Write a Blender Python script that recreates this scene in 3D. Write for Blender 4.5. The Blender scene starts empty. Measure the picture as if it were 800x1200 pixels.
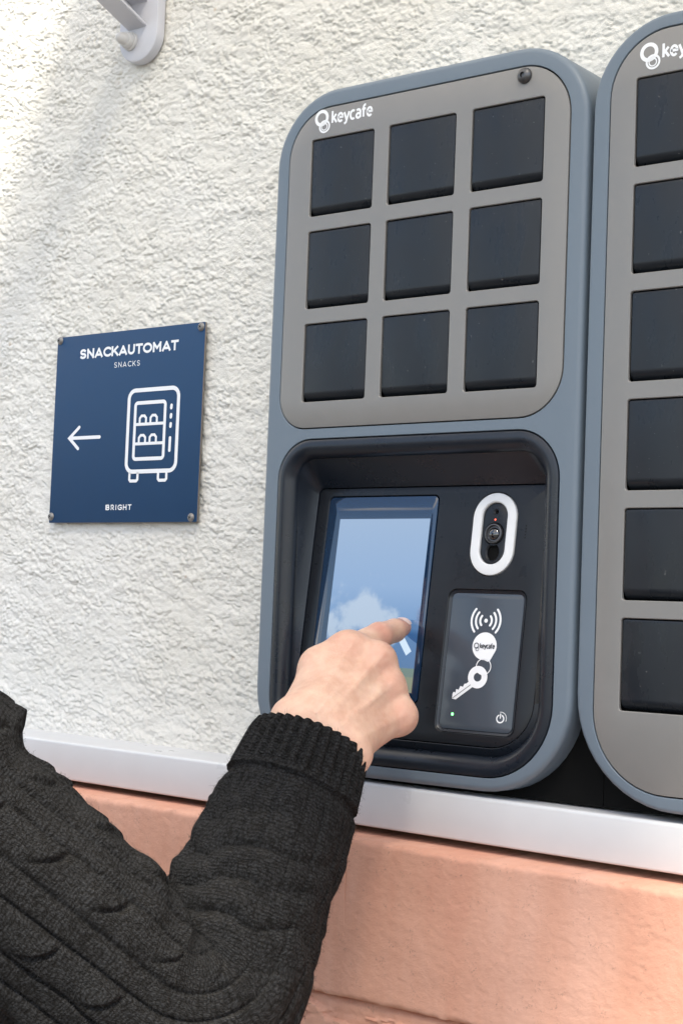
import bpy, bmesh, math
import numpy as np
from mathutils import Vector, Matrix

# ------------------------------------------------------------------ camera, sky, sun, exposure
S = bpy.context.scene
COL = S.collection
H = 1.95                      # height above the pavement of the y = 0 line of the wall drawing
R = math.radians

cam_d = bpy.data.cameras.new('camera')
cam = bpy.data.objects.new('camera', cam_d)
COL.objects.link(cam)
cam_d.sensor_fit = 'VERTICAL'
cam_d.sensor_height = 36.0
cam_d.sensor_width = 24.0
cam_d.lens = 57.0
cam_d.clip_start = 0.02
cam_d.clip_end = 500.0
cam.matrix_world = Matrix(((0.786279, 0.008125, 0.617818, 0.91785),
                           (0.616650, -0.073174, -0.783829, -1.10075),
                           (0.038840, 0.997286, -0.062546, 1.52711),
                           (0, 0, 0, 1)))
S.camera = cam

SUN_EL, SUN_AZ = R(51), R(143)      # azimuth clockwise from +Y
w = bpy.data.worlds.new('World')
S.world = w
w.use_nodes = True
nt = w.node_tree
nt.nodes.clear()
out = nt.nodes.new('ShaderNodeOutputWorld')
bg = nt.nodes.new('ShaderNodeBackground')
bg.inputs['Strength'].default_value = 0.12
sky = nt.nodes.new('ShaderNodeTexSky')
sky.sky_type = 'NISHITA'
sky.sun_disc = False
sky.sun_elevation = SUN_EL
sky.sun_rotation = SUN_AZ
sky.air_density = 1.0
sky.dust_density = 1.4
sky.ozone_density = 1.0
tc = nt.nodes.new('ShaderNodeTexCoord')
mp = nt.nodes.new('ShaderNodeMapping')
mp.inputs['Location'].default_value = (3.1, 1.2, 0.4)
mp.inputs['Scale'].default_value = (1.0, 1.0, 1.7)
cn = nt.nodes.new('ShaderNodeTexNoise')
cn.inputs['Scale'].default_value = 2.3
cn.inputs['Detail'].default_value = 7
cn.inputs['Roughness'].default_value = 0.52
cr = nt.nodes.new('ShaderNodeMapRange')
cr.interpolation_type = 'SMOOTHSTEP'
cr.inputs['From Min'].default_value = 0.50
cr.inputs['From Max'].default_value = 0.585
mx = nt.nodes.new('ShaderNodeMix')
mx.data_type = 'RGBA'
mx.inputs['B'].default_value = (8.6, 8.0, 7.2, 1)
L = nt.links.new
L(tc.outputs['Generated'], mp.inputs['Vector'])
L(mp.outputs['Vector'], cn.inputs['Vector'])
L(cn.outputs['Fac'], cr.inputs['Value'])
L(cr.outputs['Result'], mx.inputs['Factor'])
L(sky.outputs['Color'], mx.inputs['A'])
L(mx.outputs['Result'], bg.inputs['Color'])
L(bg.outputs['Background'], out.inputs['Surface'])

sun_d = bpy.data.lights.new('sun', 'SUN')
sun_d.energy = 2.7
sun_d.angle = R(7)
sun_d.color = (1.0, 0.92, 0.77)
sun = bpy.data.objects.new('sun', sun_d)
COL.objects.link(sun)
sdir = Vector((math.sin(SUN_AZ) * math.cos(SUN_EL), math.cos(SUN_AZ) * math.cos(SUN_EL), math.sin(SUN_EL)))
sun.rotation_euler = sdir.to_track_quat('Z', 'Y').to_euler()
sun.location = (2, -3, 5)

S.view_settings.view_transform = 'Standard'
S.view_settings.look = 'None'
S.view_settings.exposure = 1.36
S.view_settings.gamma = 1.0
S.view_settings.use_curve_mapping = False
S.render.engine = 'CYCLES'
S.cycles.max_bounces = 8

# ------------------------------------------------------------------ materials
MATS = {}


def mat(name, col, rough=0.5, metal=0.0, spec=0.5, coat=0.0, coat_rough=0.1, emit=None, estr=0.0):
    m = bpy.data.materials.new(name)
    m.use_nodes = True
    b = m.node_tree.nodes['Principled BSDF']
    b.inputs['Base Color'].default_value = (*col, 1)
    b.inputs['Roughness'].default_value = rough
    b.inputs['Metallic'].default_value = metal
    b.inputs['Specular IOR Level'].default_value = spec
    b.inputs['Coat Weight'].default_value = coat
    b.inputs['Coat Roughness'].default_value = coat_rough
    if emit:
        b.inputs['Emission Color'].default_value = (*emit, 1)
        b.inputs['Emission Strength'].default_value = estr
    MATS[name] = m
    return m


def nodes(m):
    t = m.node_tree
    return t, t.nodes, t.links.new, t.nodes['Principled BSDF']


def N(t, kind, **kw):
    n = t.nodes.new(kind)
    for k, v in kw.items():
        if k in n.inputs:
            n.inputs[k].default_value = v
        else:
            setattr(n, k, v)
    return n


def wear(m, scale=60.0, amount=0.12, rough_amt=0.1, bump=0.0, bscale=900.0, bdist=0.0004):
    """small colour and gloss variation so that painted parts are not perfectly uniform"""
    t, ns, l, b = nodes(m)
    co = N(t, 'ShaderNodeTexCoord')
    n1 = N(t, 'ShaderNodeTexNoise', Scale=scale, Detail=6.0, Roughness=0.6)
    l(co.outputs['Object'], n1.inputs['Vector'])
    col = tuple(b.inputs['Base Color'].default_value)
    mixc = N(t, 'ShaderNodeMix', data_type='RGBA')
    mixc.inputs['A'].default_value = tuple(c * (1 - amount) for c in col[:3]) + (1,)
    mixc.inputs['B'].default_value = tuple(min(1, c * (1 + amount)) for c in col[:3]) + (1,)
    l(n1.outputs['Fac'], mixc.inputs['Factor'])
    l(mixc.outputs['Result'], b.inputs['Base Color'])
    r0 = b.inputs['Roughness'].default_value
    mr = N(t, 'ShaderNodeMapRange')
    mr.inputs['From Min'].default_value = 0.3
    mr.inputs['From Max'].default_value = 0.7
    mr.inputs['To Min'].default_value = max(0.02, r0 - rough_amt)
    mr.inputs['To Max'].default_value = min(1, r0 + rough_amt)
    l(n1.outputs['Fac'], mr.inputs['Value'])
    l(mr.outputs['Result'], b.inputs['Roughness'])
    if bump:
        n2 = N(t, 'ShaderNodeTexNoise', Scale=bscale, Detail=3.0)
        l(co.outputs['Object'], n2.inputs['Vector'])
        bp = N(t, 'ShaderNodeBump', Strength=bump, Distance=bdist)
        l(n2.outputs['Fac'], bp.inputs['Height'])
        l(bp.outputs['Normal'], b.inputs['Normal'])
    return m


wear(mat('case_paint', (0.134, 0.170, 0.209), 0.42, spec=0.5), 30, 0.05, 0.06, 0.12, 1500, 0.0003)
wear(mat('plate_paint', (0.204, 0.198, 0.190), 0.35, spec=0.6), 40, 0.05, 0.06, 0.15, 1600, 0.0003)
wear(mat('door_gloss', (0.014, 0.017, 0.022), 0.30, spec=0.33), 25, 0.12, 0.04, 0.05, 1200, 0.0002)
wear(mat('black_plastic', (0.012, 0.016, 0.024), 0.30, spec=0.42), 40, 0.1, 0.06, 0.1, 1400, 0.0002)
wear(mat('panel_plastic', (0.012, 0.014, 0.018), 0.30, spec=0.30), 40, 0.1, 0.05, 0.06, 1400, 0.0002)
mo = mat('opal_sheet', (0.80, 0.81, 0.82), 0.35)
_t = mo.node_tree
_tr = _t.nodes.new('ShaderNodeBsdfTranslucent')
_tr.inputs['Color'].default_value = (0.86, 0.83, 0.77, 1)
_ms = _t.nodes.new('ShaderNodeMixShader')
_ms.inputs['Fac'].default_value = 0.75
_t.links.new(_t.nodes['Principled BSDF'].outputs['BSDF'], _ms.inputs[1])
_t.links.new(_tr.outputs['BSDF'], _ms.inputs[2])
_tp = _t.nodes.new('ShaderNodeBsdfTransparent')
_m2 = _t.nodes.new('ShaderNodeMixShader')
_m2.inputs['Fac'].default_value = 0.36
_t.links.new(_ms.outputs['Shader'], _m2.inputs[1])
_t.links.new(_tp.outputs['BSDF'], _m2.inputs[2])
_t.links.new(_m2.outputs['Shader'], _t.nodes['Material Output'].inputs['Surface'])
mat('recess_black', (0.0045, 0.0045, 0.005), 0.6, spec=0.06)
mat('gap_black', (0.006, 0.006, 0.006), 0.9, spec=0.1)
wear(mat('card_glass', (0.056, 0.069, 0.088), 0.22, spec=0.4), 30, 0.06, 0.04)
mat('lens_glass', (0.004, 0.004, 0.006), 0.04, spec=0.8, coat=1.0, coat_rough=0.02)
mat('dark_metal', (0.10, 0.10, 0.105), 0.38, metal=0.8)
mat('white_print', (0.80, 0.81, 0.83), 0.45)
mat('dark_print', (0.03, 0.035, 0.045), 0.45)
wear(mat('white_plastic', (0.74, 0.75, 0.76), 0.35), 60, 0.03, 0.05)
mat('green_led', (0.05, 0.5, 0.08), 0.3, emit=(0.15, 1.0, 0.2), estr=2.0)
mat('red_led', (0.5, 0.05, 0.03), 0.3, emit=(1.0, 0.12, 0.06), estr=1.0)
wear(mat('sign_blue', (0.013, 0.050, 0.122), 0.48, spec=0.28), 50, 0.10, 0.08, 0.05, 800, 0.0002)
wear(mat('sign_edge', (0.20, 0.17, 0.14), 0.6), 200, 0.3, 0.1)
wear(mat('screw_metal', (0.24, 0.23, 0.22), 0.5, metal=0.5), 400, 0.3, 0.12)
wear(mat('bracket_paint', (0.56, 0.565, 0.61), 0.42), 80, 0.06, 0.08, 0.12, 900, 0.0004)
wear(mat('bolt_plastic', (0.62, 0.61, 0.60), 0.45), 80, 0.06, 0.08)
wear(mat('flashing_paint', (0.60, 0.61, 0.625), 0.34, spec=0.5), 25, 0.05, 0.08, 0.08, 60, 0.001)
mat('wool_fibre', (0.022, 0.022, 0.023), 0.9, spec=0.2)
wear(mat('trousers_cloth', (0.03, 0.035, 0.05), 0.9), 300, 0.3, 0.05)
wear(mat('shoe_leather', (0.03, 0.022, 0.018), 0.5), 80, 0.2, 0.1)
wear(mat('hair_brown', (0.04, 0.025, 0.015), 0.6), 300, 0.5, 0.1, 0.6, 500, 0.003)
mat('eye_white', (0.7, 0.68, 0.66), 0.15)
mat('eye_iris', (0.05, 0.03, 0.02), 0.1)
mat('nail', (0.76, 0.55, 0.47), 0.28, spec=0.5)


def specks(m, scale=420.0, thr=0.80, col=(0.12, 0.12, 0.12)):
    """sparse dust specks and faint wiped smears"""
    t, ns, l, b = nodes(m)
    co = N(t, 'ShaderNodeTexCoord')
    geo = N(t, 'ShaderNodeObjectInfo')
    ad = N(t, 'ShaderNodeVectorMath', operation='ADD')
    l(co.outputs['Object'], ad.inputs[0])
    l(geo.outputs['Location'], ad.inputs[1])
    n = N(t, 'ShaderNodeTexNoise', Scale=scale, Detail=2.0)
    l(ad.outputs[0], n.inputs['Vector'])
    r = N(t, 'ShaderNodeMapRange')
    r.inputs['From Min'].default_value = thr
    r.inputs['From Max'].default_value = thr + 0.05
    l(n.outputs['Fac'], r.inputs['Value'])
    src = b.inputs['Base Color'].links[0].from_socket
    mx_ = N(t, 'ShaderNodeMix', data_type='RGBA')
    mx_.inputs['B'].default_value = (*col, 1)
    l(r.outputs['Result'], mx_.inputs['Factor'])
    l(src, mx_.inputs['A'])
    l(mx_.outputs['Result'], b.inputs['Base Color'])
    # smears change only the gloss
    mp_ = N(t, 'ShaderNodeMapping')
    mp_.inputs['Scale'].default_value = (1.0, 1.0, 0.35)
    mp_.inputs['Rotation'].default_value = (0, 0.5, 0)
    l(ad.outputs[0], mp_.inputs['Vector'])
    n2 = N(t, 'ShaderNodeTexNoise', Scale=38.0, Detail=5.0, Roughness=0.65)
    l(mp_.outputs['Vector'], n2.inputs['Vector'])
    r2 = N(t, 'ShaderNodeMapRange')
    r2.inputs['From Min'].default_value = 0.35
    r2.inputs['From Max'].default_value = 0.7
    r2.inputs['To Min'].default_value = 0.22
    r2.inputs['To Max'].default_value = 0.46
    l(n2.outputs['Fac'], r2.inputs['Value'])
    l(r2.outputs['Result'], b.inputs['Roughness'])


specks(MATS['door_gloss'], 380.0, 0.735)


def glass_screen():
    """dark cover glass over a lit display: the picture on the display is flat print; the mirrored cloud is painted into it, and the glass also mirrors the real sky"""
    m = mat('screen_glass', (0.006, 0.024, 0.060), 0.03, spec=0.7)  # blue of the mirrored sky put into the base colour
    m.node_tree.nodes['Principled BSDF'].inputs['IOR'].default_value = 1.62
    return m


glass_screen()


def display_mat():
    m = mat('display_with_reflection', (0.01, 0.012, 0.02), 0.03, spec=1.0)
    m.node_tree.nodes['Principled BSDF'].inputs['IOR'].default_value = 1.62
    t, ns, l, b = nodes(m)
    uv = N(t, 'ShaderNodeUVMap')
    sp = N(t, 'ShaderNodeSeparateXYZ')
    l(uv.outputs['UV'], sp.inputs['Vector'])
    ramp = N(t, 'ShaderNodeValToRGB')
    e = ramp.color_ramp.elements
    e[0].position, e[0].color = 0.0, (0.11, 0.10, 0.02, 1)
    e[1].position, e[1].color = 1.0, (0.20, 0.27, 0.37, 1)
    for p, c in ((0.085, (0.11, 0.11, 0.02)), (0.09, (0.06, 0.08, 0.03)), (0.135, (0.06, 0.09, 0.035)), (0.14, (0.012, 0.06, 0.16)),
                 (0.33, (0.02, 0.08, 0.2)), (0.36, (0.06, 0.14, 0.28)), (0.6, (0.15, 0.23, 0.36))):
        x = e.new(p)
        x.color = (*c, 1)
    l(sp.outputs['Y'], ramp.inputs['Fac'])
    # blue sky over a strip of field, with the mirrored cloud painted into the glow
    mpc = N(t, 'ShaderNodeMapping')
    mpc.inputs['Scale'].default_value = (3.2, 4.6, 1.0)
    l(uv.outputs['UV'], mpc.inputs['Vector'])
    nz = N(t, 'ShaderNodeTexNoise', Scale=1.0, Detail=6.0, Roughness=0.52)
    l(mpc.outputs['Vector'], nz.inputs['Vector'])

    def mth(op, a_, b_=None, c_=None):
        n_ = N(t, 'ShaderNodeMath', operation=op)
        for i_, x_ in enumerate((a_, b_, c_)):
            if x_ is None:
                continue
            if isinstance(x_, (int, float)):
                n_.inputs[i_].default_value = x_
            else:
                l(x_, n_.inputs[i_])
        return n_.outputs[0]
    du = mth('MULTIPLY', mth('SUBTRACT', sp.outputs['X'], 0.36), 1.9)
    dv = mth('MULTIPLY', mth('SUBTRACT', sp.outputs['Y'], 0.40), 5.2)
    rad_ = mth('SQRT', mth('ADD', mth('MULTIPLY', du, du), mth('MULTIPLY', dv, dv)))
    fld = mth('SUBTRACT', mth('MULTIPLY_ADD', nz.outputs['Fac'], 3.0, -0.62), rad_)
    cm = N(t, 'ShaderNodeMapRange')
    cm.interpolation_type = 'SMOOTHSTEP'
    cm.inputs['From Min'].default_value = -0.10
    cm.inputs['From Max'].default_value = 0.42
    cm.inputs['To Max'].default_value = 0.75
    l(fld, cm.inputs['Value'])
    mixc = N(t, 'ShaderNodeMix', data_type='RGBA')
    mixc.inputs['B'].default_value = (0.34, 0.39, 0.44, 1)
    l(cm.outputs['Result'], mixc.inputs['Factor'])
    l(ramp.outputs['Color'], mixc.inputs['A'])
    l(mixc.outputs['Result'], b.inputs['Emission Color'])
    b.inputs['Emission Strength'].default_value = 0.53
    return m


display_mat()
mat('display_white', (0.01, 0.012, 0.02), 0.03, spec=1.0, emit=(0.62, 0.74, 0.86), estr=0.38)


def skin_mat():
    m = mat('skin', (0.60, 0.36, 0.265), 0.44, spec=0.42)
    t, ns, l, b = nodes(m)
    b.inputs['Subsurface Weight'].default_value = 0.25
    b.inputs['Subsurface Radius'].default_value = (1.0, 0.35, 0.2)
    b.inputs['Subsurface Scale'].default_value = 0.004
    co = N(t, 'ShaderNodeTexCoord')
    n1 = N(t, 'ShaderNodeTexNoise', Scale=45.0, Detail=5.0, Roughness=0.6)
    n2 = N(t, 'ShaderNodeTexNoise', Scale=160.0, Detail=4.0)
    l(co.outputs['Object'], n1.inputs['Vector'])
    l(co.outputs['Object'], n2.inputs['Vector'])
    r = N(t, 'ShaderNodeValToRGB')
    r.color_ramp.elements[0].position = 0.3
    r.color_ramp.elements[0].color = (0.60, 0.345, 0.250, 1)
    r.color_ramp.elements[1].position = 0.72
    r.color_ramp.elements[1].color = (0.74, 0.510, 0.385, 1)
    ad = N(t, 'ShaderNodeMath', operation='MULTIPLY_ADD')
    ad.inputs[1].default_value = 0.35
    l(n2.outputs['Fac'], ad.inputs[0])
    sb = N(t, 'ShaderNodeMath', operation='SUBTRACT')
    l(n1.outputs['Fac'], sb.inputs[0])
    sb.inputs[1].default_value = 0.17
    l(sb.outputs[0], ad.inputs[2])
    l(ad.outputs[0], r.inputs['Fac'])
    att = N(t, 'ShaderNodeAttribute', attribute_name='blush')
    mixb = N(t, 'ShaderNodeMix', data_type='RGBA')
    mixb.inputs['B'].default_value = (0.64, 0.285, 0.215, 1)
    l(att.outputs['Fac'], mixb.inputs['Factor'])
    l(r.outputs['Color'], mixb.inputs['A'])
    l(mixb.outputs['Result'], b.inputs['Base Color'])
    # pores and fine lines
    vo = N(t, 'ShaderNodeTexVoronoi', Scale=900.0)
    vo.feature = 'DISTANCE_TO_EDGE'
    l(co.outputs['Object'], vo.inputs['Vector'])
    mr = N(t, 'ShaderNodeMapRange')
    mr.inputs['From Max'].default_value = 0.25
    l(vo.outputs['Distance'], mr.inputs['Value'])
    b1 = N(t, 'ShaderNodeBump', Strength=0.5, Distance=0.0005)
    l(mr.outputs['Result'], b1.inputs['Height'])
    n3 = N(t, 'ShaderNodeTexNoise', Scale=110.0, Detail=3.0)
    l(co.outputs['Object'], n3.inputs['Vector'])
    b2 = N(t, 'ShaderNodeBump', Strength=0.3, Distance=0.0025)
    l(n3.outputs['Fac'], b2.inputs['Height'])
    l(b1.outputs['Normal'], b2.inputs['Normal'])
    l(b2.outputs['Normal'], b.inputs['Normal'])
    return m


skin_mat()


def knit_mat():
    """charcoal wool: V stitches from the UVs (one unit = one stitch), fuzz from noise"""
    m = mat('knit_wool', (0.022, 0.021, 0.021), 0.92, spec=0.12)
    t, ns, l, b = nodes(m)
    b.inputs['Sheen Weight'].default_value = 0.06
    b.inputs['Sheen Roughness'].default_value = 0.5
    b.inputs['Sheen Tint'].default_value = (0.55, 0.52, 0.5, 1)
    uv = N(t, 'ShaderNodeUVMap')
    sp = N(t, 'ShaderNodeSeparateXYZ')
    co = N(t, 'ShaderNodeTexCoord')
    nz = N(t, 'ShaderNodeTexNoise', Scale=120.0, Detail=2.0)
    l(co.outputs['Object'], nz.inputs['Vector'])
    wob = N(t, 'ShaderNodeVectorMath', operation='SCALE')
    wob.inputs['Scale'].default_value = 1.3
    l(nz.outputs['Color'], wob.inputs[0])
    nz2 = N(t, 'ShaderNodeTexNoise', Scale=28.0, Detail=2.0)
    l(co.outputs['Object'], nz2.inputs['Vector'])
    wob2 = N(t, 'ShaderNodeVectorMath', operation='SCALE')
    wob2.inputs['Scale'].default_value = 5.0
    l(nz2.outputs['Color'], wob2.inputs[0])
    addw = N(t, 'ShaderNodeVectorMath', operation='ADD')
    l(wob.outputs[0], addw.inputs[0])
    l(wob2.outputs[0], addw.inputs[1])
    addv = N(t, 'ShaderNodeVectorMath', operation='ADD')
    l(uv.outputs['UV'], addv.inputs[0])
    l(addw.outputs[0], addv.inputs[1])
    l(addv.outputs[0], sp.inputs['Vector'])

    def M(op, a, bb=None, c=None):
        n = N(t, 'ShaderNodeMath', operation=op)
        for i, x in enumerate((a, bb, c)):
            if x is None:
                continue
            if isinstance(x, (int, float)):
                n.inputs[i].default_value = x
            else:
                l(x, n.inputs[i])
        return n.outputs[0]
    u, v = sp.outputs['X'], sp.outputs['Y']
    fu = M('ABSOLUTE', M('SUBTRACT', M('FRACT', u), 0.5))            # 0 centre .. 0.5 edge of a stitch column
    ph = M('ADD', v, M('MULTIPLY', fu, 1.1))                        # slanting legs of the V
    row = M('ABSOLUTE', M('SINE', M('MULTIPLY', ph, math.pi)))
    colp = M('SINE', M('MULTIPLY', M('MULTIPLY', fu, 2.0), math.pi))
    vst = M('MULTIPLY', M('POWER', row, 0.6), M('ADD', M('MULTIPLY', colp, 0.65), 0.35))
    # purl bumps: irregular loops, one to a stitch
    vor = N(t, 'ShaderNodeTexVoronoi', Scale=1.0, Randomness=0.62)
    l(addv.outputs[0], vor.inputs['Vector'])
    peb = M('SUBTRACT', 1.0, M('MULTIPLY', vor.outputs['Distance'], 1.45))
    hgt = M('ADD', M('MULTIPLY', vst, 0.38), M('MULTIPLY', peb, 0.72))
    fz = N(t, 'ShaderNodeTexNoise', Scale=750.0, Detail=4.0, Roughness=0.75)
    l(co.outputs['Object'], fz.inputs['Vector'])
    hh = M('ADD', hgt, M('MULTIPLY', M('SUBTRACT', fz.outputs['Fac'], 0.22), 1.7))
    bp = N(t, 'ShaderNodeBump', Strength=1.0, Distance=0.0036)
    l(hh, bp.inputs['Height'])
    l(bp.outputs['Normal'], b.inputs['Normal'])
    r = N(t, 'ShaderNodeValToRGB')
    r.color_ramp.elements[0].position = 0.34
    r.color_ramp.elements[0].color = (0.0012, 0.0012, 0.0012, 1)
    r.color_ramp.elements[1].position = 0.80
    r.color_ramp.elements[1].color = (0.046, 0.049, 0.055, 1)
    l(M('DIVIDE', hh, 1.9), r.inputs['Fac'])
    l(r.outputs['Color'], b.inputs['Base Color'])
    return m


knit_mat()


def stucco_mat():
    m = mat('stucco', (0.74, 0.735, 0.715), 0.95, spec=0.15)
    t, ns, l, b = nodes(m)
    co = N(t, 'ShaderNodeTexCoord')
    n1 = N(t, 'ShaderNodeTexNoise', Scale=6.0, Detail=6.0, Roughness=0.65)
    n2 = N(t, 'ShaderNodeTexNoise', Scale=55.0, Detail=4.0)
    n3 = N(t, 'ShaderNodeTexNoise', Scale=700.0, Detail=4.0, Roughness=0.7)
    for n in (n1, n2, n3):
        l(co.outputs['Object'], n.inputs['Vector'])
    r = N(t, 'ShaderNodeValToRGB')
    r.color_ramp.elements[0].position = 0.3
    r.color_ramp.elements[0].color = (0.728, 0.704, 0.640, 1)
    r.color_ramp.elements[1].position = 0.7
    r.color_ramp.elements[1].color = (0.785, 0.772, 0.728, 1)
    l(n1.outputs['Fac'], r.inputs['Fac'])
    # a few rusty and ochre specks of aggregate
    r2 = N(t, 'ShaderNodeValToRGB')
    r2.color_ramp.elements[0].position = 0.70
    r2.color_ramp.elements[0].color = (0, 0, 0, 1)
    r2.color_ramp.elements[1].position = 0.80
    r2.color_ramp.elements[1].color = (1, 1, 1, 1)
    l(n2.outputs['Fac'], r2.inputs['Fac'])
    mx2 = N(t, 'ShaderNodeMix', data_type='RGBA')
    mx2.inputs['B'].default_value = (0.55, 0.42, 0.29, 1)
    l(r2.outputs['Color'], mx2.inputs['Factor'])
    l(r.outputs['Color'], mx2.inputs['A'])
    l(mx2.outputs['Result'], b.inputs['Base Color'])
    bp = N(t, 'ShaderNodeBump', Strength=0.75, Distance=0.0013)
    l(n3.outputs['Fac'], bp.inputs['Height'])
    l(bp.outputs['Normal'], b.inputs['Normal'])
    return m


stucco_mat()


def sandstone_mat():
    m = mat('painted_sandstone', (0.60, 0.33, 0.23), 0.85, spec=0.25)
    t, ns, l, b = nodes(m)
    co = N(t, 'ShaderNodeTexCoord')
    n1 = N(t, 'ShaderNodeTexNoise', Scale=9.0, Detail=7.0, Roughness=0.65)
    n2 = N(t, 'ShaderNodeTexNoise', Scale=70.0, Detail=6.0, Roughness=0.7)
    n3 = N(t, 'ShaderNodeTexNoise', Scale=520.0, Detail=5.0, Roughness=0.8)
    mpg = N(t, 'ShaderNodeMapping')
    mpg.inputs['Scale'].default_value = (1.0, 1.0, 0.25)
    l(co.outputs['Object'], mpg.inputs['Vector'])
    l(mpg.outputs['Vector'], n1.inputs['Vector'])
    for n in (n2, n3):
        l(co.outputs['Object'], n.inputs['Vector'])
    r = N(t, 'ShaderNodeValToRGB')
    e = r.color_ramp.elements
    e[0].position, e[0].color = 0.28, (0.59, 0.270, 0.185, 1)
    e[1].position, e[1].color = 0.75, (0.72, 0.425, 0.325, 1)
    x = e.new(0.5)
    x.color = (0.645, 0.340, 0.240, 1)
    l(n1.outputs['Fac'], r.inputs['Fac'])
    # soot sitting in fine pits
    r2 = N(t, 'ShaderNodeValToRGB')
    r2.color_ramp.elements[0].position = 0.52
    r2.color_ramp.elements[0].color = (0, 0, 0, 1)
    r2.color_ramp.elements[1].position = 0.64
    r2.color_ramp.elements[1].color = (1, 1, 1, 1)
    l(n2.outputs['Fac'], r2.inputs['Fac'])
    mm = N(t, 'ShaderNodeMath', operation='MULTIPLY')
    r3 = N(t, 'ShaderNodeMapRange')
    r3.inputs['From Min'].default_value = 0.54
    r3.inputs['From Max'].default_value = 0.66
    l(n3.outputs['Fac'], r3.inputs['Value'])
    l(r2.outputs['Color'], mm.inputs[0])
    l(r3.outputs['Result'], mm.inputs[1])
    mx2 = N(t, 'ShaderNodeMix', data_type='RGBA')
    mx2.inputs['B'].default_value = (0.27, 0.17, 0.13, 1)
    l(mm.outputs[0], mx2.inputs['Factor'])
    l(r.outputs['Color'], mx2.inputs['A'])
    l(mx2.outputs['Result'], b.inputs['Base Color'])
    bp = N(t, 'ShaderNodeBump', Strength=0.5, Distance=0.0012)
    l(n3.outputs['Fac'], bp.inputs['Height'])
    l(bp.outputs['Normal'], b.inputs['Normal'])
    return m


sandstone_mat()


def pavement_mat():
    m = mat('pavement_asphalt', (0.10, 0.098, 0.095), 0.9)
    wear(m, 40, 0.25, 0.05, 0.5, 300, 0.004)


pavement_mat()


# ------------------------------------------------------------------ helpers
def link(name, me, material=None, parent=None):
    o = bpy.data.objects.new(name, me)
    COL.objects.link(o)
    if material:
        me.materials.clear()
        for k in (material if isinstance(material, (list, tuple)) else [material]):
            me.materials.append(MATS[k])
    if parent:
        o.parent = parent
        o.matrix_parent_inverse = parent.matrix_world.inverted()
    return o


def smooth(me, deg=35):
    me.polygons.foreach_set('use_smooth', np.ones(len(me.polygons), dtype=bool))
    me.set_sharp_from_angle(angle=R(deg))


def from_bm(name, bm, material, parent=None, deg=35, fix=True):
    if fix:
        bmesh.ops.recalc_face_normals(bm, faces=bm.faces)
    me = bpy.data.meshes.new(name)
    bm.to_mesh(me)
    bm.free()
    smooth(me, deg)
    return link(name, me, material, parent)


def thing(name, loc, label, cat, group=None):
    o = bpy.data.objects.new(name, None)
    COL.objects.link(o)
    o.empty_display_size = 0.05
    o.location = loc
    o.matrix_world = Matrix.Translation(loc)
    tag(o, label, cat, group)
    return o


def tag(o, label=None, cat=None, group=None, kind=None):
    for k, v in (('label', label), ('category', cat), ('group', group), ('kind', kind)):
        if v:
            o[k] = v


def FP(x, y, d=0.0):
    """front plane of the lockers, millimetres: x right, y down, d out of the wall"""
    return Vector((x / 1000, -d / 1000, H - y / 1000))


PT = Vector((0, 0.036, H - 0.2895))
PDN = Vector((0, -0.030, -0.2375)).normalized()
PNO = Vector((0, -0.2375, 0.030)).normalized()


def PP(x, s, d=0.0):
    """tilted console panel: x right, s down its slope, d out of it"""
    return PT + Vector((x / 1000, 0, 0)) + PDN * (s / 1000) + PNO * (d / 1000)


def SP(x, y, d=0.0):
    """face of the wall sign"""
    return Vector((x / 1000, (64 - d) / 1000, H - y / 1000))


def rr(x0, x1, y0, y1, r, n=8):
    """rounded rectangle as a loop of 4(n+1) points; r one radius or (tl, tr, br, bl)"""
    if not isinstance(r, (tuple, list)):
        r = (r,) * 4
    c = ((x0 + r[0], y0 + r[0], 180, r[0]), (x1 - r[1], y0 + r[1], 270, r[1]),
         (x1 - r[2], y1 - r[2], 0, r[2]), (x0 + r[3], y1 - r[3], 90, r[3]))
    p = []
    for cx, cy, a0, q in c:
        for i in range(n + 1):
            a = R(a0 + 90 * i / n)
            p.append((cx + q * math.cos(a), cy + q * math.sin(a)))
    return p


def ins(x0, x1, y0, y1, r, k, n=8):
    if not isinstance(r, (tuple, list)):
        r = (r,) * 4
    return rr(x0 + k, x1 - k, y0 + k, y1 - k, tuple(max(0.15, q - k) for q in r), n)


def ell(cx, cy, rx, ry=None, n=32):
    ry = ry or rx
    return [(cx + rx * math.cos(2 * math.pi * i / n), cy + ry * math.sin(2 * math.pi * i / n)) for i in range(n)]


def addloop(bm, pts):
    return [bm.verts.new(p) for p in pts]


def bridge(bm, a, b):
    n = len(a)
    for i in range(n):
        j = (i + 1) % n
        bm.faces.new((a[i], a[j], b[j], b[i]))


def fill(bm, loops, normal):
    es = []
    for lo in loops:
        for i in range(len(lo)):
            e = bm.edges.get((lo[i], lo[(i + 1) % len(lo)]))
            es.append(e or bm.edges.new((lo[i], lo[(i + 1) % len(lo)])))
    bmesh.ops.triangle_fill(bm, use_beauty=True, use_dissolve=False, edges=es, normal=normal)


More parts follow.
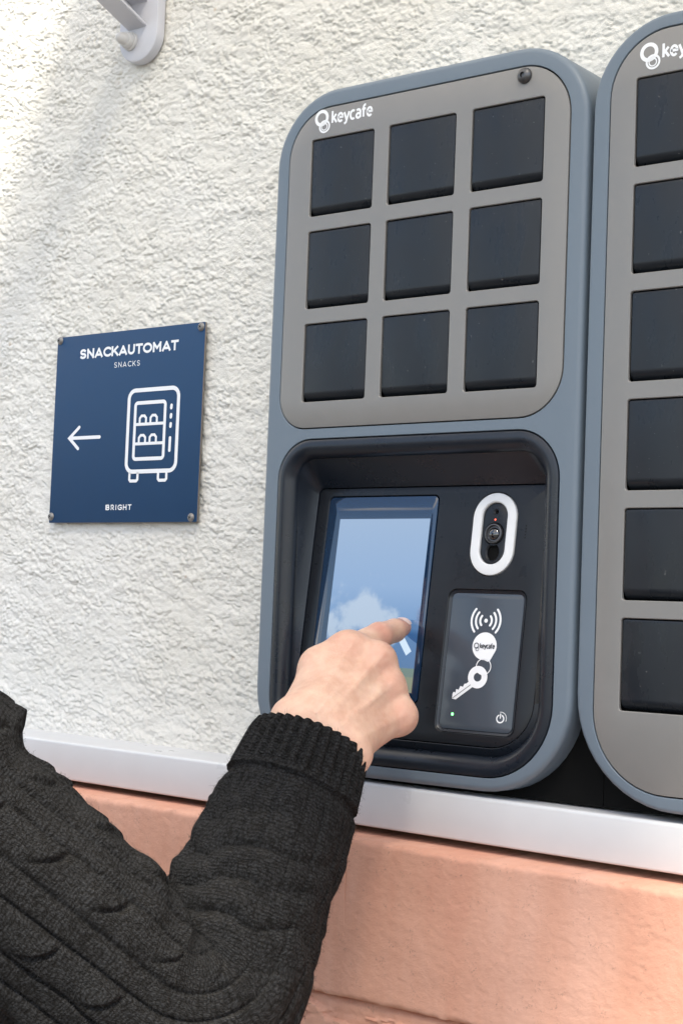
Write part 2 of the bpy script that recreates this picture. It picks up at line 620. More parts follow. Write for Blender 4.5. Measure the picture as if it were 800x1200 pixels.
def slab(bm, M, outer, holes=(), thick=3.0, bev=0.5, d=0.0, hole_bev=None, back=False):
    """a plate with bevelled rims. outer and holes: functions k -> loop inset by k (holes grow with negative k)"""
    nrm = (M(0, 0, 1) - M(0, 0, 0)).normalized()
    hb = bev if hole_bev is None else hole_bev
    tops = []
    o_top = addloop(bm, [M(x, y, d) for x, y in outer(bev)])
    o_mid = addloop(bm, [M(x, y, d - bev * 0.3) for x, y in outer(bev * 0.3)])
    o_edge = addloop(bm, [M(x, y, d - bev) for x, y in outer(0)])
    o_bot = addloop(bm, [M(x, y, d - thick) for x, y in outer(0)])
    bridge(bm, o_top, o_mid)
    bridge(bm, o_mid, o_edge)
    bridge(bm, o_edge, o_bot)
    tops.append(o_top)
    for h in holes:
        a = addloop(bm, [M(x, y, d) for x, y in h(-hb)])
        b = addloop(bm, [M(x, y, d - hb) for x, y in h(0)])
        c = addloop(bm, [M(x, y, d - thick) for x, y in h(0)])
        bridge(bm, a, b)
        bridge(bm, b, c)
        tops.append(a)
    fill(bm, tops, nrm)
    if back:
        bm.faces.new(o_bot)


def RRF(x0, x1, y0, y1, r, n=6):
    return lambda k: ins(x0, x1, y0, y1, r, k, n)


def ELF(cx, cy, r, ry=None, n=32):
    return lambda k: ell(cx, cy, r - k, (ry or r) - k, n)


_lift = [0]


def ribbon(bm, M, pts, wd, closed=False, d=0.12, caps=True):
    """flat stroke of constant width with mitred joints and round ends, printed on the surface M"""
    _lift[0] = (_lift[0] + 1) % 12
    d = d + _lift[0] * 0.012
    P = [Vector(p) for p in pts]
    n = len(P)
    hw = wd / 2
    lf, rt = [], []
    for i in range(n):
        if closed:
            a, b = P[i] - P[i - 1], P[(i + 1) % n] - P[i]
        else:
            a = P[i] - P[i - 1] if i else P[1] - P[0]
            b = P[i + 1] - P[i] if i < n - 1 else a
        a, b = a.normalized(), b.normalized()
        na, nb = Vector((-a.y, a.x)), Vector((-b.y, b.x))
        m = (na + nb)
        m = m.normalized() if m.length > 1e-6 else na
        k = hw / max(0.35, m.dot(na))
        lf.append(P[i] + m * k)
        rt.append(P[i] - m * k)
    vl = [bm.verts.new(M(p.x, p.y, d)) for p in lf]
    vr = [bm.verts.new(M(p.x, p.y, d)) for p in rt]
    for i in range(n if closed else n - 1):
        j = (i + 1) % n
        bm.faces.new((vl[i], vl[j], vr[j], vr[i]))
    if caps and not closed:
        for c, l_, r_, dr in ((P[0], vl[0], vr[0], (P[0] - P[1]).normalized()), (P[-1], vr[-1], vl[-1], (P[-1] - P[-2]).normalized())):
            a0 = math.atan2(dr.y, dr.x)
            s = 1 if c is P[0] else 1
            arc = [bm.verts.new(M(c.x + hw * math.cos(a0 + math.pi / 2 - math.pi * q / 6), c.y + hw * math.sin(a0 + math.pi / 2 - math.pi * q / 6), d)) for q in range(1, 6)]
            # arc runs from the +90 side to the -90 side of the outward direction
            plus = c + Vector((-dr.y, dr.x)) * hw
            lp = l_.co
            if (M(plus.x, plus.y, d) - lp).length < (M(plus.x, plus.y, d) - r_.co).length:
                bm.faces.new([l_] + arc + [r_])
            else:
                bm.faces.new([r_] + arc + [l_])


def disc(bm, M, cx, cy, r, d=0.12, n=32, ry=None):
    _lift[0] = (_lift[0] + 1) % 12
    bm.faces.new(addloop(bm, [M(x, y, d + _lift[0] * 0.012) for x, y in ell(cx, cy, r, ry, n)]))


def arc(cx, cy, rx, ry, a0, a1, n=14):
    return [(cx + rx * math.cos(R(a0 + (a1 - a0) * i / n)), cy + ry * math.sin(R(a0 + (a1 - a0) * i / n))) for i in range(n + 1)]


# glyphs: (advance, strokes, closed strokes), cap height 1, y up
G = {
    'S': (0.62, [arc(.31, .745, .26, .255, 35, 270) + arc(.31, .25, .28, .25, 90, -145)[1:]], []),
    'N': (0.74, [[(.05, 0), (.05, 1)], [(.06, .93), (.68, .07)], [(.69, 0), (.69, 1)]], []),
    'A': (0.78, [[(.02, 0), (.38, .96)], [(.40, .96), (.76, 0)], [(.20, .24), (.58, .24)]], []),
    'C': (0.72, [arc(.46, .5, .43, .5, 48, 312, 22)], []),
    'K': (0.68, [[(.05, 0), (.05, 1)], [(.06, .33), (.62, 1)], [(.27, .57), (.66, 0)]], []),
    'U': (0.70, [[(.05, 1)] + arc(.35, .36, .30, .36, 180, 360) + [(.65, 1)]], []),
    'T': (0.62, [[(0, 1), (.62, 1)], [(.31, 0), (.31, .99)]], []),
    'O': (0.86, [], [ell(.43, .5, .42, .5, 32)]),
    'M': (0.84, [[(.05, 0), (.05, 1)], [(.07, .95), (.42, .36)], [(.42, .36), (.77, .95)], [(.79, 1), (.79, 0)]], []),
    'B': (0.62, [[(.05, 0), (.05, 1)], [(.05, 1), (.32, 1)] + arc(.32, .76, .22, .24, 90, -90, 8) + [(.05, .52)],
                 [(.05, .52), (.34, .52)] + arc(.34, .26, .25, .26, 90, -90, 8) + [(.05, 0)], [(-.12, .98), (-.12, .6)], [(-.12, .42), (-.12, .02)]], []),
    'R': (0.64, [[(.05, 0), (.05, 1), (.32, 1)] + arc(.32, .68, .26, .32, 90, -90, 10) + [(.05, .36)], [(.34, .36), (.6, 0)]], []),
    'I': (0.12, [[(.06, 0), (.06, 1)]], []),
    'G': (0.76, [arc(.46, .5, .43, .5, 48, 325, 22) + [(.80, .46)], [(.80, .46), (.52, .46)]], []),
    'H': (0.72, [[(.05, 0), (.05, 1)], [(.67, 0), (.67, 1)], [(.05, .5), (.67, .5)]], []),
    'k': (0.47, [[(.05, 0), (.05, 1)], [(.06, .28), (.40, .70)], [(.17, .40), (.45, 0)]], []),
    'e': (0.52, [[(.04, .36), (.46, .36)] + arc(.255, .35, .21, .34, 8, 318, 18)], []),
    'y': (0.50, [[(.02, .70), (.25, .04)], [(.48, .70), (.20, -.16), (.04, -.27)]], []),
    'c': (0.45, [arc(.26, .35, .22, .35, 52, 308, 18)], []),
    'a': (0.50, [[(.07, .63), (.2, .7), (.33, .67), (.42, .53), (.42, 0)]], [ell(.23, .20, .18, .19, 20)]),
    'f': (0.36, [[(.13, 0), (.13, .78)] + arc(.33, .80, .2, .2, 180, 92, 8), [(-.01, .66), (.33, .66)]], []),
}


def text(bm, M, s, x0, x1, ybase, hgt, wd, wx=1.0):
    """letters s between x0 and x1, baseline ybase (y down), cap height hgt, stroke width wd"""
    total = sum(G[c][0] for c in s) * hgt * wx
    gap = (x1 - x0 - total) / max(1, len(s) - 1)
    x = x0
    up = s.isupper()
    e = wd / 2 if up else 0.0
    hs = (hgt - 2 * e) / hgt
    for c in s:
        adv, st, cl = G[c]
        for p in st:
            q = [Vector((x + wx * a * hgt, ybase - e - b * hgt * hs)) for a, b in p]
            if up:
                q[0] = q[0] + (q[0] - q[1]).normalized() * e
                q[-1] = q[-1] + (q[-1] - q[-2]).normalized() * e
            ribbon(bm, M, q, wd, caps=False)
        for p in cl:
            ribbon(bm, M, [(x + wx * a * hgt, ybase - e - b * hgt * hs) for a, b in p], wd, closed=True)
        x += adv * hgt * wx + gap


def lathe(bm, M, cx, cy, prof, n=24):
    """prof: (radius, d) from the rim to the axis"""
    loops = [addloop(bm, [M(x, y, d) for x, y in ell(cx, cy, r, r, n)]) for r, d in prof if r > 0]
    for a, b in zip(loops, loops[1:]):
        bridge(bm, a, b)
    bm.faces.new(loops[-1])


# numpy gradient noise ------------------------------------------------
_rng = np.random.RandomState(7)
_perm = _rng.permutation(256)
_perm = np.concatenate([_perm, _perm])
_ga = _rng.rand(256) * 2 * np.pi
_gx, _gy = np.cos(_ga), np.sin(_ga)


def perlin(x, y, seed=0):
    x = x + seed * 17.31
    y = y + seed * 9.77
    xi, yi = np.floor(x).astype(int), np.floor(y).astype(int)
    xf, yf = x - xi, y - yi
    u, v = xf ** 3 * (xf * (xf * 6 - 15) + 10), yf ** 3 * (yf * (yf * 6 - 15) + 10)

    def g(ix, iy, fx, fy):
        h = _perm[_perm[ix & 255] + (iy & 255)]
        return _gx[h] * fx + _gy[h] * fy
    a, b = g(xi, yi, xf, yf), g(xi + 1, yi, xf - 1, yf)
    c, d = g(xi, yi + 1, xf, yf - 1), g(xi + 1, yi + 1, xf - 1, yf - 1)
    return (a + u * (b - a) + v * ((c + u * (d - c)) - (a + u * (b - a)))) * 1.5


def grains(x, y, seed=0, fill=0.75):
    """rounded grains of varied size and height scattered on a unit grid"""
    xi, yi = np.floor(x).astype(int), np.floor(y).astype(int)
    best = np.zeros_like(x)
    for dx in (-1, 0, 1):
        for dy in (-1, 0, 1):
            cx, cy = xi + dx, yi + dy
            h = _perm[_perm[(cx + seed * 13) & 255] + ((cy + seed * 7) & 255)]
            h2 = _perm[(h + 91) & 255]
            h3 = _perm[(h2 + 37) & 255]
            h4 = _perm[(h3 + 53) & 255]
            d2 = (x - cx - h / 256.0) ** 2 + (y - cy - h2 / 256.0) ** 2
            r_ = 0.42 + 0.42 * h3 / 256.0
            amp = np.where(h4 / 256.0 < fill, 0.45 + 0.55 * h3 / 256.0, 0.0)
            best = np.maximum(best, amp * np.sqrt(np.clip(1 - d2 / r_ ** 2, 0, 1)))
    return best


def fbm(x, y, o=4, seed=0, rough=0.5):
    t, a = 0, 1.0
    for i in range(o):
        t = t + a * perlin(x * 2 ** i, y * 2 ** i, seed + i)
        a *= rough
    return t


def grid_mesh(name, V, nu, nv, uv=None, wrap=False, flip=False):
    """V: (nv*nu, 3) row-major grid"""
    idx = np.arange(nu * nv).reshape(nv, nu)
    if wrap:
        idx2 = np.concatenate([idx, idx[:, :1]], 1)
    else:
        idx2 = idx
    a, b, c, d = idx2[:-1, :-1], idx2[:-1, 1:], idx2[1:, 1:], idx2[1:, :-1]
    q = np.stack([a, b, c, d] if not flip else [d, c, b, a], -1).reshape(-1, 4)
    me = mesh_np(name, V, q)
    if uv is not None:
        l = me.uv_layers.new(name='UVMap')
        cu, cv = uv          # arrays on the (nv, nu [+1]) grid
        A = np.stack([cu, cv], -1)
        ia = [A[:-1, :-1], A[:-1, 1:], A[1:, 1:], A[1:, :-1]]
        if flip:
            ia = ia[::-1]
        l.data.foreach_set('uv', np.stack(ia, 2).reshape(-1).astype(np.float32))
    return me


def mesh_np(name, V, F):
    me = bpy.data.meshes.new(name)
    k = F.shape[1]
    me.vertices.add(len(V))
    me.vertices.foreach_set('co', np.asarray(V, np.float32).ravel())
    me.loops.add(F.size)
    me.loops.foreach_set('vertex_index', F.astype(np.int32).ravel())
    me.polygons.add(len(F))
    me.polygons.foreach_set('loop_start', np.arange(0, F.size, k, dtype=np.int32))
    me.polygons.foreach_set('use_smooth', np.ones(len(F), dtype=bool))
    me.update(calc_edges=True)
    me.validate()
    return me


# ------------------------------------------------------------------ the setting: pavement and the house wall
bm = bmesh.new()
bmesh.ops.create_grid(bm, x_segments=8, y_segments=8, size=60)
pave = from_bm('pavement', bm, 'pavement_asphalt')
pave.location = (0, -59.0, 0)
tag(pave, kind='structure')

house = thing('house_wall', (0.1, 0.07, 0), 'rough white stucco house wall above a painted sandstone base and metal ledge', 'wall')


def axis(fine0, fine1, step, lo, hi, grow=1.35):
    a = list(np.arange(fine0, fine1, step))
    s = step
    while a[-1] < hi:
        s *= grow
        a.append(min(hi, a[-1] + s))
    s = step
    while a[0] > lo:
        s *= grow
        a.insert(0, max(lo, a[0] - s))
    return np.array(a)


def flash_y(x):
    """top edge of the metal ledge: it runs slightly out of level. metres"""
    return 0.5594 + 0.0120 * (x + 0.30)


def build_stucco():
    xs = axis(-560, 420, 1.25, -3000, 4000)
    ys = axis(-275, 585, 1.15, -3200, 620)
    X, Y = np.meshgrid(xs, ys)
    X0, Y0 = X, Y
    # domain-warped, horizontally dragged lumps of scraped render
    wx = 5 * fbm(X / 34, Y / 34, 3, 11)
    wy = 4 * fbm(X / 26, Y / 26, 3, 23)
    U, V = X + wx, Y + wy
    n1 = fbm(U / 30, V / 15, 3, 1, 0.55)
    n2 = fbm(U / 6.6, V / 3.9, 2, 5, 0.6)
    g1 = grains(X / 4.6 + 0.15 * n2, Y / 3.7, 3, 0.60)             # grains of aggregate
    g2 = grains(X / 2.5 + 0.3 * n2, Y / 2.1, 9, 0.75)
    cre = np.clip(1 - np.abs(perlin(U / 15, V / 4.6, 31) + 0.12 * n2) * 5.5, 0, 1)      # torn seams
    msk = np.clip(perlin(X / 22, Y / 8, 41) * 2.6 + 0.15, 0, 1)
    pit = np.clip(perlin(U / 5.0, V / 3.0, 51) - 0.42, 0, 1)
    sm_ = np.clip(0.75 + 0.8 * perlin(X / 55, Y / 40, 61), 0.35, 1)   # trowelled patches are calmer
    h = 0.70 * np.tanh(1.3 * n1) + sm_ * (0.22 * n2 + 1.15 * g1 + 0.75 * g2) - 1.2 * cre * msk - 2.2 * pit * msk - 0.8 * pit
    far = np.clip(1 - np.maximum(np.maximum(-600 - X, X - 460), np.maximum(-310 - Y, Y - 700)) / 60, 0, 1)
    h = 1.15 * h * far
    Yd = Y + 0.32 * h * far            # lumps sag so that their lower edges overhang
    P = np.stack([X / 1000, (71.5 - h) / 1000, H - Yd / 1000], -1).reshape(-1, 3)
    me = grid_mesh('stucco', P, len(xs), len(ys))
    o = link('stucco_render', me, 'stucco', house)
    return o


build_stucco()


def build_flashing():
    prof = [(80, 0.4), (6, 0.0)]
    for i in range(1, 6):
        a = R(90 * i / 5)
        prof.append((6 - 3 * math.sin(a), 3 - 3 * math.cos(a)))
    prof += [(3.0, 35.0), (3.6, 36.4), (5, 37.0), (14, 36.6)]
    xs = axis(-560, 460, 30, -3000, 4000, 1.6)
    V = []
    for x in xs:
        yy = flash_y(x / 1000) * 1000
        wob = 0.35 * math.sin(x / 170.0) + 0.25 * math.sin(x / 71.0 + 1)
        for z, y in prof:
            V.append((x / 1000, (z + (wob if z < 20 else 0)) / 1000, H - (yy + y) / 1000))
    me = grid_mesh('flash', np.array(V), len(prof), len(xs), flip=True)
    smooth(me, 60)
    o = link('metal_ledge', me, 'flashing_paint', house)
    return o


build_flashing()


def build_stone(x0, x1, y0, y1, seed, slope0=0.0, slope1=0.0, rough_top=0.0, fine=True, zf=-30.0):
    """one painted sandstone block of the base; front face displaced, edges rounded. mm"""
    step = 1.35 if fine else 14
    nx, ny = max(8, int((x1 - x0) / step)), max(8, int((y1 - y0) / step))
    u, v = np.meshgrid(np.linspace(0, 1, nx), np.linspace(0, 1, ny))
    X = x0 + (x1 - x0) * u
    Y = (y0 + slope0 * X) * (1 - v) + (y1 + slope1 * X) * v
    de = np.minimum(np.minimum(X - x0, x1 - X) * 4.0 + 4.6, np.minimum((Y - (y0 + slope0 * X)) * 1.0, (y1 + slope1 * X) - Y))
    de = de + 1.5 * fbm(X / 18, Y / 18, 3, seed + 3)
    rad = 4.5
    k = np.clip(de / rad, 0, 1)
    edge = rad * 0.75 * (1 - np.sqrt(np.clip(1 - (1 - k) ** 2, 0, 1)))
    n = 1.0 * fbm(X / 90, Y / 60, 2, seed) + 0.24 * fbm(X / 9, Y / 8, 4, seed + 9, 0.7)
    chips = 0.9 * np.clip(perlin(X / 30, Y / 12, seed + 20) - 0.62, 0, 1) + 1.6 * np.clip(perlin(X / 7, Y / 5, seed + 27) - 0.62, 0, 1)
    chips = chips + 1.3 * np.clip(perlin(X / 4.2, Y / 3.4, seed + 61) - 0.58, 0, 1) - 0.5 * np.clip(perlin(X / 4.8, Y / 3.8, seed + 67) - 0.50, 0, 1)
    chips = chips + 0.5 * np.clip(1 - np.abs(perlin(X / 40, Y / 16, seed + 33)) * 14, 0, 1) * np.clip(perlin(X / 35, Y / 30, seed + 35) * 2 - .5, 0, 1)
    Z = zf + edge + n * 0.8 + chips
    if rough_top:
        t = np.clip(1 - (Y - (y0 + slope0 * X)) / rough_top, 0, 1)
        brk = np.clip(fbm(X / 26, Y / 8, 4, seed + 40, 0.6) + 0.25, 0, 1)
        lip = np.clip((fbm(X / 40, Y / 14, 3, seed + 44, 0.55) * 0.45 + t - 0.42) * 9, 0, 1)
        Z = Z + 4.5 * lip + 1.5 * brk * t
    # skirt back into the wall
    Pm = np.stack([X / 1000, Z / 1000, H - Y / 1000], -1)
    back = Pm.copy()
    P = np.zeros((ny + 2, nx + 2, 3))
    P[1:-1, 1:-1] = Pm
    P[0, 1:-1], P[-1, 1:-1] = Pm[0], Pm[-1]
    P[1:-1, 0], P[1:-1, -1] = Pm[:, 0], Pm[:, -1]
    for c, d in (((0, 0), (0, 0)), ((0, -1), (0, -1)), ((-1, 0), (-1, 0)), ((-1, -1), (-1, -1))):
        P[c] = Pm[d]
    for sl in ((0, slice(None)), (-1, slice(None)), (slice(None), 0), (slice(None), -1)):
        P[sl][..., 1] = 0.078
    me = grid_mesh('stone', P.reshape(-1, 3), nx + 2, ny + 2)
    smooth(me, 50)
    return link('stone_block', me, 'painted_sandstone', house)


TOP = 606.5
rows = [(-980, -520, 0), (-519.5, 93.0, 1), (93.1, 640, 2), (640.5, 1180, 3)]
for x0, x1, s in rows:
    build_stone(x0, x1, TOP, 736.5, 3 + s * 5, slope0=0.013, fine=(s in (1, 2)))
rows2 = [(-1200, -390, 4), (-388.5, 300, 5), (301.5, 900, 6)]
for x0, x1, s in rows2:
    build_stone(x0, x1, 738.0, 900.0, 50 + s * 7, rough_top=34.0, fine=(s in (5, 6)), zf=-29.0)
yy = 902.0
for r in range(4):
    y2 = min(1949.0, yy + 262)
    for i in range(3):
        xa = -1300 + i * 820 + (r % 2) * 300
        build_stone(xa, xa + 818, yy, y2 - 1.5, 200 + r * 9 + i, fine=False)
    yy = y2
# the plain base that the block courses sit in, further along the street
bm = bmesh.new()
for x0, x1 in ((-3.0, -1.3), (1.6, 4.0)):
    vs = [bm.verts.new(p) for p in ((x0, -0.02, 0), (x1, -0.02, 0), (x1, -0.02, H - 0.61), (x0, -0.02, H - 0.61), (x0, 0.2, H - 0.61), (x1, 0.2, H - 0.61))]
    bm.faces.new(vs[:4])
    bm.faces.new((vs[3], vs[2], vs[5], vs[4]))
from_bm('base_course', bm, 'painted_sandstone', house)
bm = bmesh.new()
bmesh.ops.create_cube(bm, size=1.0, matrix=Matrix.Translation((0.5, 0.23, 2.58)) @ Matrix.Diagonal((7.0, 0.29, 5.14, 1)))
from_bm('wall_core', bm, 'stucco', house)


# ------------------------------------------------------------------ key lockers
DX, DY, DW = 86.06, 83.5, 70.0


def door_mesh():
    """one compartment door, origin at its top-left corner, millimetres in the front plane"""
    bm = bmesh.new()
    w_, h_ = DW - 1.9, DW - 1.9
    n = 4
    O = lambda k: rr(0.95 + k, DW - 0.95 - k, 0.95 + k, DW - 0.95 - k, 1.6, n)

    def M(x, y, d):
        # the lower edge curls back into the opening as a finger lip
        t = max(0.0, (y - (DW - 9.0)) / 8.05)
        return Vector((x / 1000, -(d - 7.5 * t * t) / 1000, -y / 1000))
    rings = []
    flat = lambda x, y, d: Vector((x / 1000, -d / 1000, -y / 1000))
    for k, d in ((0, -9.0), (0, -1.7), (0.35, -1.15), (1.0, -0.9)):
        rings.append(addloop(bm, [flat(x, y, d) for x, y in O(k)]))
    for a, b in zip(rings, rings[1:]):
        bridge(bm, a, b)
    bm.faces.new(rings[-1])
    for yc in (60.5, 61.5, 62.5, 63.5, 64.5, 65.5, 66.5, 67.3):
        g = list(bm.faces) + list(bm.edges) + list(bm.verts)
        bmesh.ops.bisect_plane(bm, geom=g, plane_co=(0, 0, -yc / 1000), plane_no=(0, 0, 1))
    for v in bm.verts:
        if v.co.y < 0.0085:
            t = max(0.0, (-v.co.z * 1000 - (DW - 9.0)) / 8.05)
            v.co.y += 0.0062 * t * t
    bmesh.ops.recalc_face_normals(bm, faces=bm.faces)
    me = bpy.data.meshes.new('compartment_door')
    bm.to_mesh(me)
    bm.free()
    smooth(me, 25)
    me.materials.append(MATS['door_gloss'])
    return me


DOOR = door_mesh()


def logo(parent, ox, oy):
    """ring emblem and wordmark; ox, oy: top-left corner of the first door"""
    bm = bmesh.new()
    M = lambda x, y, d: FP(x + ox, y + oy, d)
    ribbon(bm, M, ell(10.6, -18.6, 6.3, 6.1, 32), 3.0, closed=True)
    ribbon(bm, M, ell(14.2, -10.4, 5.4, 5.1, 32), 1.7, closed=True, d=0.3)
    ribbon(bm, M, ell(14.0, -10.2, 3.2, 3.0, 24), 1.0, closed=True, d=0.3)
    from_bm('emblem', bm, 'white_print', parent, fix=False)
    bm = bmesh.new()
    text(bm, M, 'keycafe', 22.2, 67.4, -12.4, 10.8, 2.1, 1.12)
    from_bm('wordmark', bm, 'white_print', parent, fix=False)


def locker(name, label, x0, x1, y0, y1, rad, doors, plate, prad, recess=None, cols=3, rows_=3, dx0=0.0, dy0=0.0, fil=5.0):
    root = thing(name, FP((x0 + x1) / 2, y1, -35), label, 'key locker', 'key lockers mounted on the wall')
    n = 12
    # case: back rim, side, rounded front edge, front face with openings
    bm = bmesh.new()
    loops = [addloop(bm, [FP(x, y, -69) for x, y in ins(x0, x1, y0, y1, rad, 1.5, n)])]
    for k, d in ((0, -66), (0, -fil), (fil * 0.076, -fil * 0.617), (fil * 0.293, -fil * 0.293), (fil * 0.617, -fil * 0.076), (fil, 0)):
        loops.append(addloop(bm, [FP(x, y, d) for x, y in ins(x0, x1, y0, y1, rad, k, n)]))
    for a, b in zip(loops, loops[1:]):
        bridge(bm, a, b)
    bm.faces.new(loops[0][::-1])
    holes = [(plate, prad)] + ([recess] if recess else [])
    tops = [loops[-1]]
    for (q, r) in holes:
        a = addloop(bm, [FP(x, y, 0) for x, y in ins(*q, r, -0.7, n)])
        b = addloop(bm, [FP(x, y, -0.5) for x, y in ins(*q, r, -0.25, n)])
        c = addloop(bm, [FP(x, y, -3.0) for x, y in ins(*q, r, -0.1, n)])
        bridge(bm, a, b)
        bridge(bm, b, c)
        tops.append(a)
    fill(bm, tops, (0, -1, 0))
    from_bm('case', bm, 'case_paint', root, 30)
    # face plate with the door openings
    bm = bmesh.new()
    hs = []
    for r_ in range(rows_):
        for c_ in range(cols):
            X, Y = dx0 + c_ * DX, dy0 + r_ * DY
            hs.append(RRF(X, X + DW, Y, Y + DW, 2.6, 5))
    slab(bm, FP, RRF(*[plate[0] + 0.9, plate[1] - 0.9, plate[2] + 0.9, plate[3] - 0.9], tuple(q - 0.9 for q in prad), n), hs, thick=3.2, bev=0.35, d=0.1, hole_bev=0.55)
    from_bm('face_plate', bm, 'plate_paint', root, 30)
    bm = bmesh.new()
    bm.faces.new(addloop(bm, [FP(x, y, -9) for x, y in ins(*plate, prad, -2, 6)]))
    from_bm('backing', bm, 'gap_black', root)
    k = 0
    for r_ in range(rows_):
        for c_ in range(cols):
            o = link('compartment_door', DOOR, None, None)
            o.location = FP(dx0 + c_ * DX, dy0 + r_ * DY)
            o.location.y += 0.00025 * math.sin(k * 2.7 + x0)
            o.rotation_euler = (R(0.35) * math.sin(k * 1.9 + 1), 0, R(0.25) * math.sin(k * 3.1))
            o.parent = root
            o.matrix_parent_inverse = root.matrix_world.inverted()
            k += 1
    logo(root, dx0, dy0)
    bm = bmesh.new()
    slab(bm, FP, RRF(x0 + (14 if recess else 13.4), x1 + (17.0 if recess else -10), y1 - 130, y1 + 4.2, 1.0, 2), thick=44.0, bev=0.4, d=-24.0, back=True)
    from_bm('mount_or_shade_plate', bm, 'gap_black', root)  # black block added in place of the shadow behind and below the locker
    bm = bmesh.new()
    lathe(bm, FP, dx0 + 222.5, dy0 - 19.5, [(6.6, 0.0), (6.6, 0.9), (6.2, 2.2), (5.0, 3.6), (3.2, 4.5), (2.3, 4.7), (2.1, 4.4), (2.0, 3.0), (1.0, 3.0)])
    from_bm('lock_screw', bm, 'dark_metal', root)
    return root


main = locker('key_locker', 'grey key locker with lit touchscreen console below nine square black doors',
              -40.5, 282.5, -44.0, 560.5, (66, 66, 80, 72), None, (-25.5, 266.5, -28.0, 261.0), (46, 46, 40, 30),
              recess=((-23.6, 266.0, 270.3, 549.5), (36, 40, 62, 54)))
locker('key_locker', 'door-only grey key locker cut off by the right edge of the photo',
       286.6, 610.0, -47.0, 560.5, (66, 66, 84, 84), None, (301.5, 595.5, -35.5, 549.0), (50, 50, 62, 62), cols=3, rows_=6, dx0=323.77, dy0=0.35, fil=3.5)

# console recess of the first locker
nC = 12
bm = bmesh.new()
q, rq = (-23.6, 266.0, 270.3, 549.5), (36, 40, 62, 54)
lp = []
for k, d in ((0.6, -3.0), (0.7, -0.8), (1.0, -0.2), (1.6, 0.15), (3.6, 0.75), (5.6, 1.1), (7.2, 1.15), (8.8, 0.8), (10.6, -0.1), (12.4, -1.5), (14.2, -3.5), (15.4, -5.4), (16.0, -6.8), (16.3, -8.0), (16.5, -10.0)):
    lp.append(addloop(bm, [FP(x, y, d) for x, y in ins(*q, rq, k, nC)]))
pl = (-1.5, 243.5, 21.5, 238.5)
pr = (6, 6, 38, 30)
lp.append(addloop(bm, [PP(x, s, 1.2) for x, s in ins(*pl, pr, -0.6, nC)]))
lp.append(addloop(bm, [PP(x, s, 0.6) for x, s in ins(*pl, pr, 0.0, nC)]))
lp.append(addloop(bm, [PP(x, s, -2.5) for x, s in ins(*pl, pr, 0.2, nC)]))
for i, (a, b) in enumerate(zip(lp, lp[1:])):
    n0 = len(bm.faces)
    bridge(bm, a, b)
    bm.faces.ensure_lookup_table()
    for f in bm.faces[n0:]:
        f.material_index = 1 if i >= len(lp) - 5 else 0
from_bm('console_surround', bm, ['black_plastic', 'recess_black'], main, 32)

scr = (11.5, 130.5, 29.5, 208.0)
crd = (153.5, 223.5, 113.0, 225.5)
rng = (167.0, 210.2, 28.2, 98.6)
bm = bmesh.new()
slab(bm, PP, RRF(pl[0] + 0.9, pl[1] - 0.9, pl[2] + 0.9, pl[3] - 0.9, (5, 5, 37, 29), nC),
     [RRF(*scr, 5.0, 6), RRF(scr[0], scr[0], 0, 0, 0) if False else RRF(crd[0] - 3, crd[1] + 3, crd[2] - 3, crd[3] + 3, 7.5, 6), RRF(*rng, 21.3, 10)],
     thick=3.0, bev=0.5, d=0.0, hole_bev=0.6)
from_bm('console_panel', bm, 'panel_plastic', main, 30)
panel = main.children[-1]
# chamfered dish round the card reader
bm = bmesh.new()
ls = []
for k, d in ((-2.6, -0.6), (-2.0, -1.2), (-0.3, -2.0), (-0.3, -3.2)):
    ls.append(addloop(bm, [PP(x, s, d) for x, s in ins(*crd, 5.0, k, 6)]))
for a, b in zip(ls, ls[1:]):
    bridge(bm, a, b)
from_bm('reader_rim', bm, 'black_plastic', main, 30)
bm = bmesh.new()
bm.faces.new(addloop(bm, [PP(x, s, -4.0) for x, s in ins(*pl, pr, 1, nC)]))
from_bm('backing', bm, 'gap_black', main)

# touch screen: cover glass with the display as a lit window of it
bm = bmesh.new()
dsp = (26.0, 123.5, 50.0, 199.0)
gx = RRF(scr[0] + 0.8, scr[1] - 0.8, scr[2] + 0.8, scr[3] - 0.8, 4.3, 6)
slab(bm, PP, gx, [lambda k: rr(dsp[0], dsp[1], dsp[2], dsp[3], 0.2, 2)], thick=2.0, bev=0.35, d=0.25, hole_bev=0.0001)
screen = from_bm('touch_screen', bm, 'screen_glass', main, 30)
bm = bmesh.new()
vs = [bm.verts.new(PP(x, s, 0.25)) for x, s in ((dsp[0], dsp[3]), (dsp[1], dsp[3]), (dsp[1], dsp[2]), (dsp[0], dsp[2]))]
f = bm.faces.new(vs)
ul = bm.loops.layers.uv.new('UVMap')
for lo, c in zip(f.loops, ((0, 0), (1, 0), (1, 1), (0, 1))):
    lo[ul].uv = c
from_bm('display', bm, 'display_with_reflection', screen, fix=False)

bm = bmesh.new()
ribbon(bm, PP, [(97.0, 140.6), (116.4, 166.0)], 6.4, d=0.28, caps=False)
from_bm('screen_stripe', bm, 'display_white', screen, fix=False)

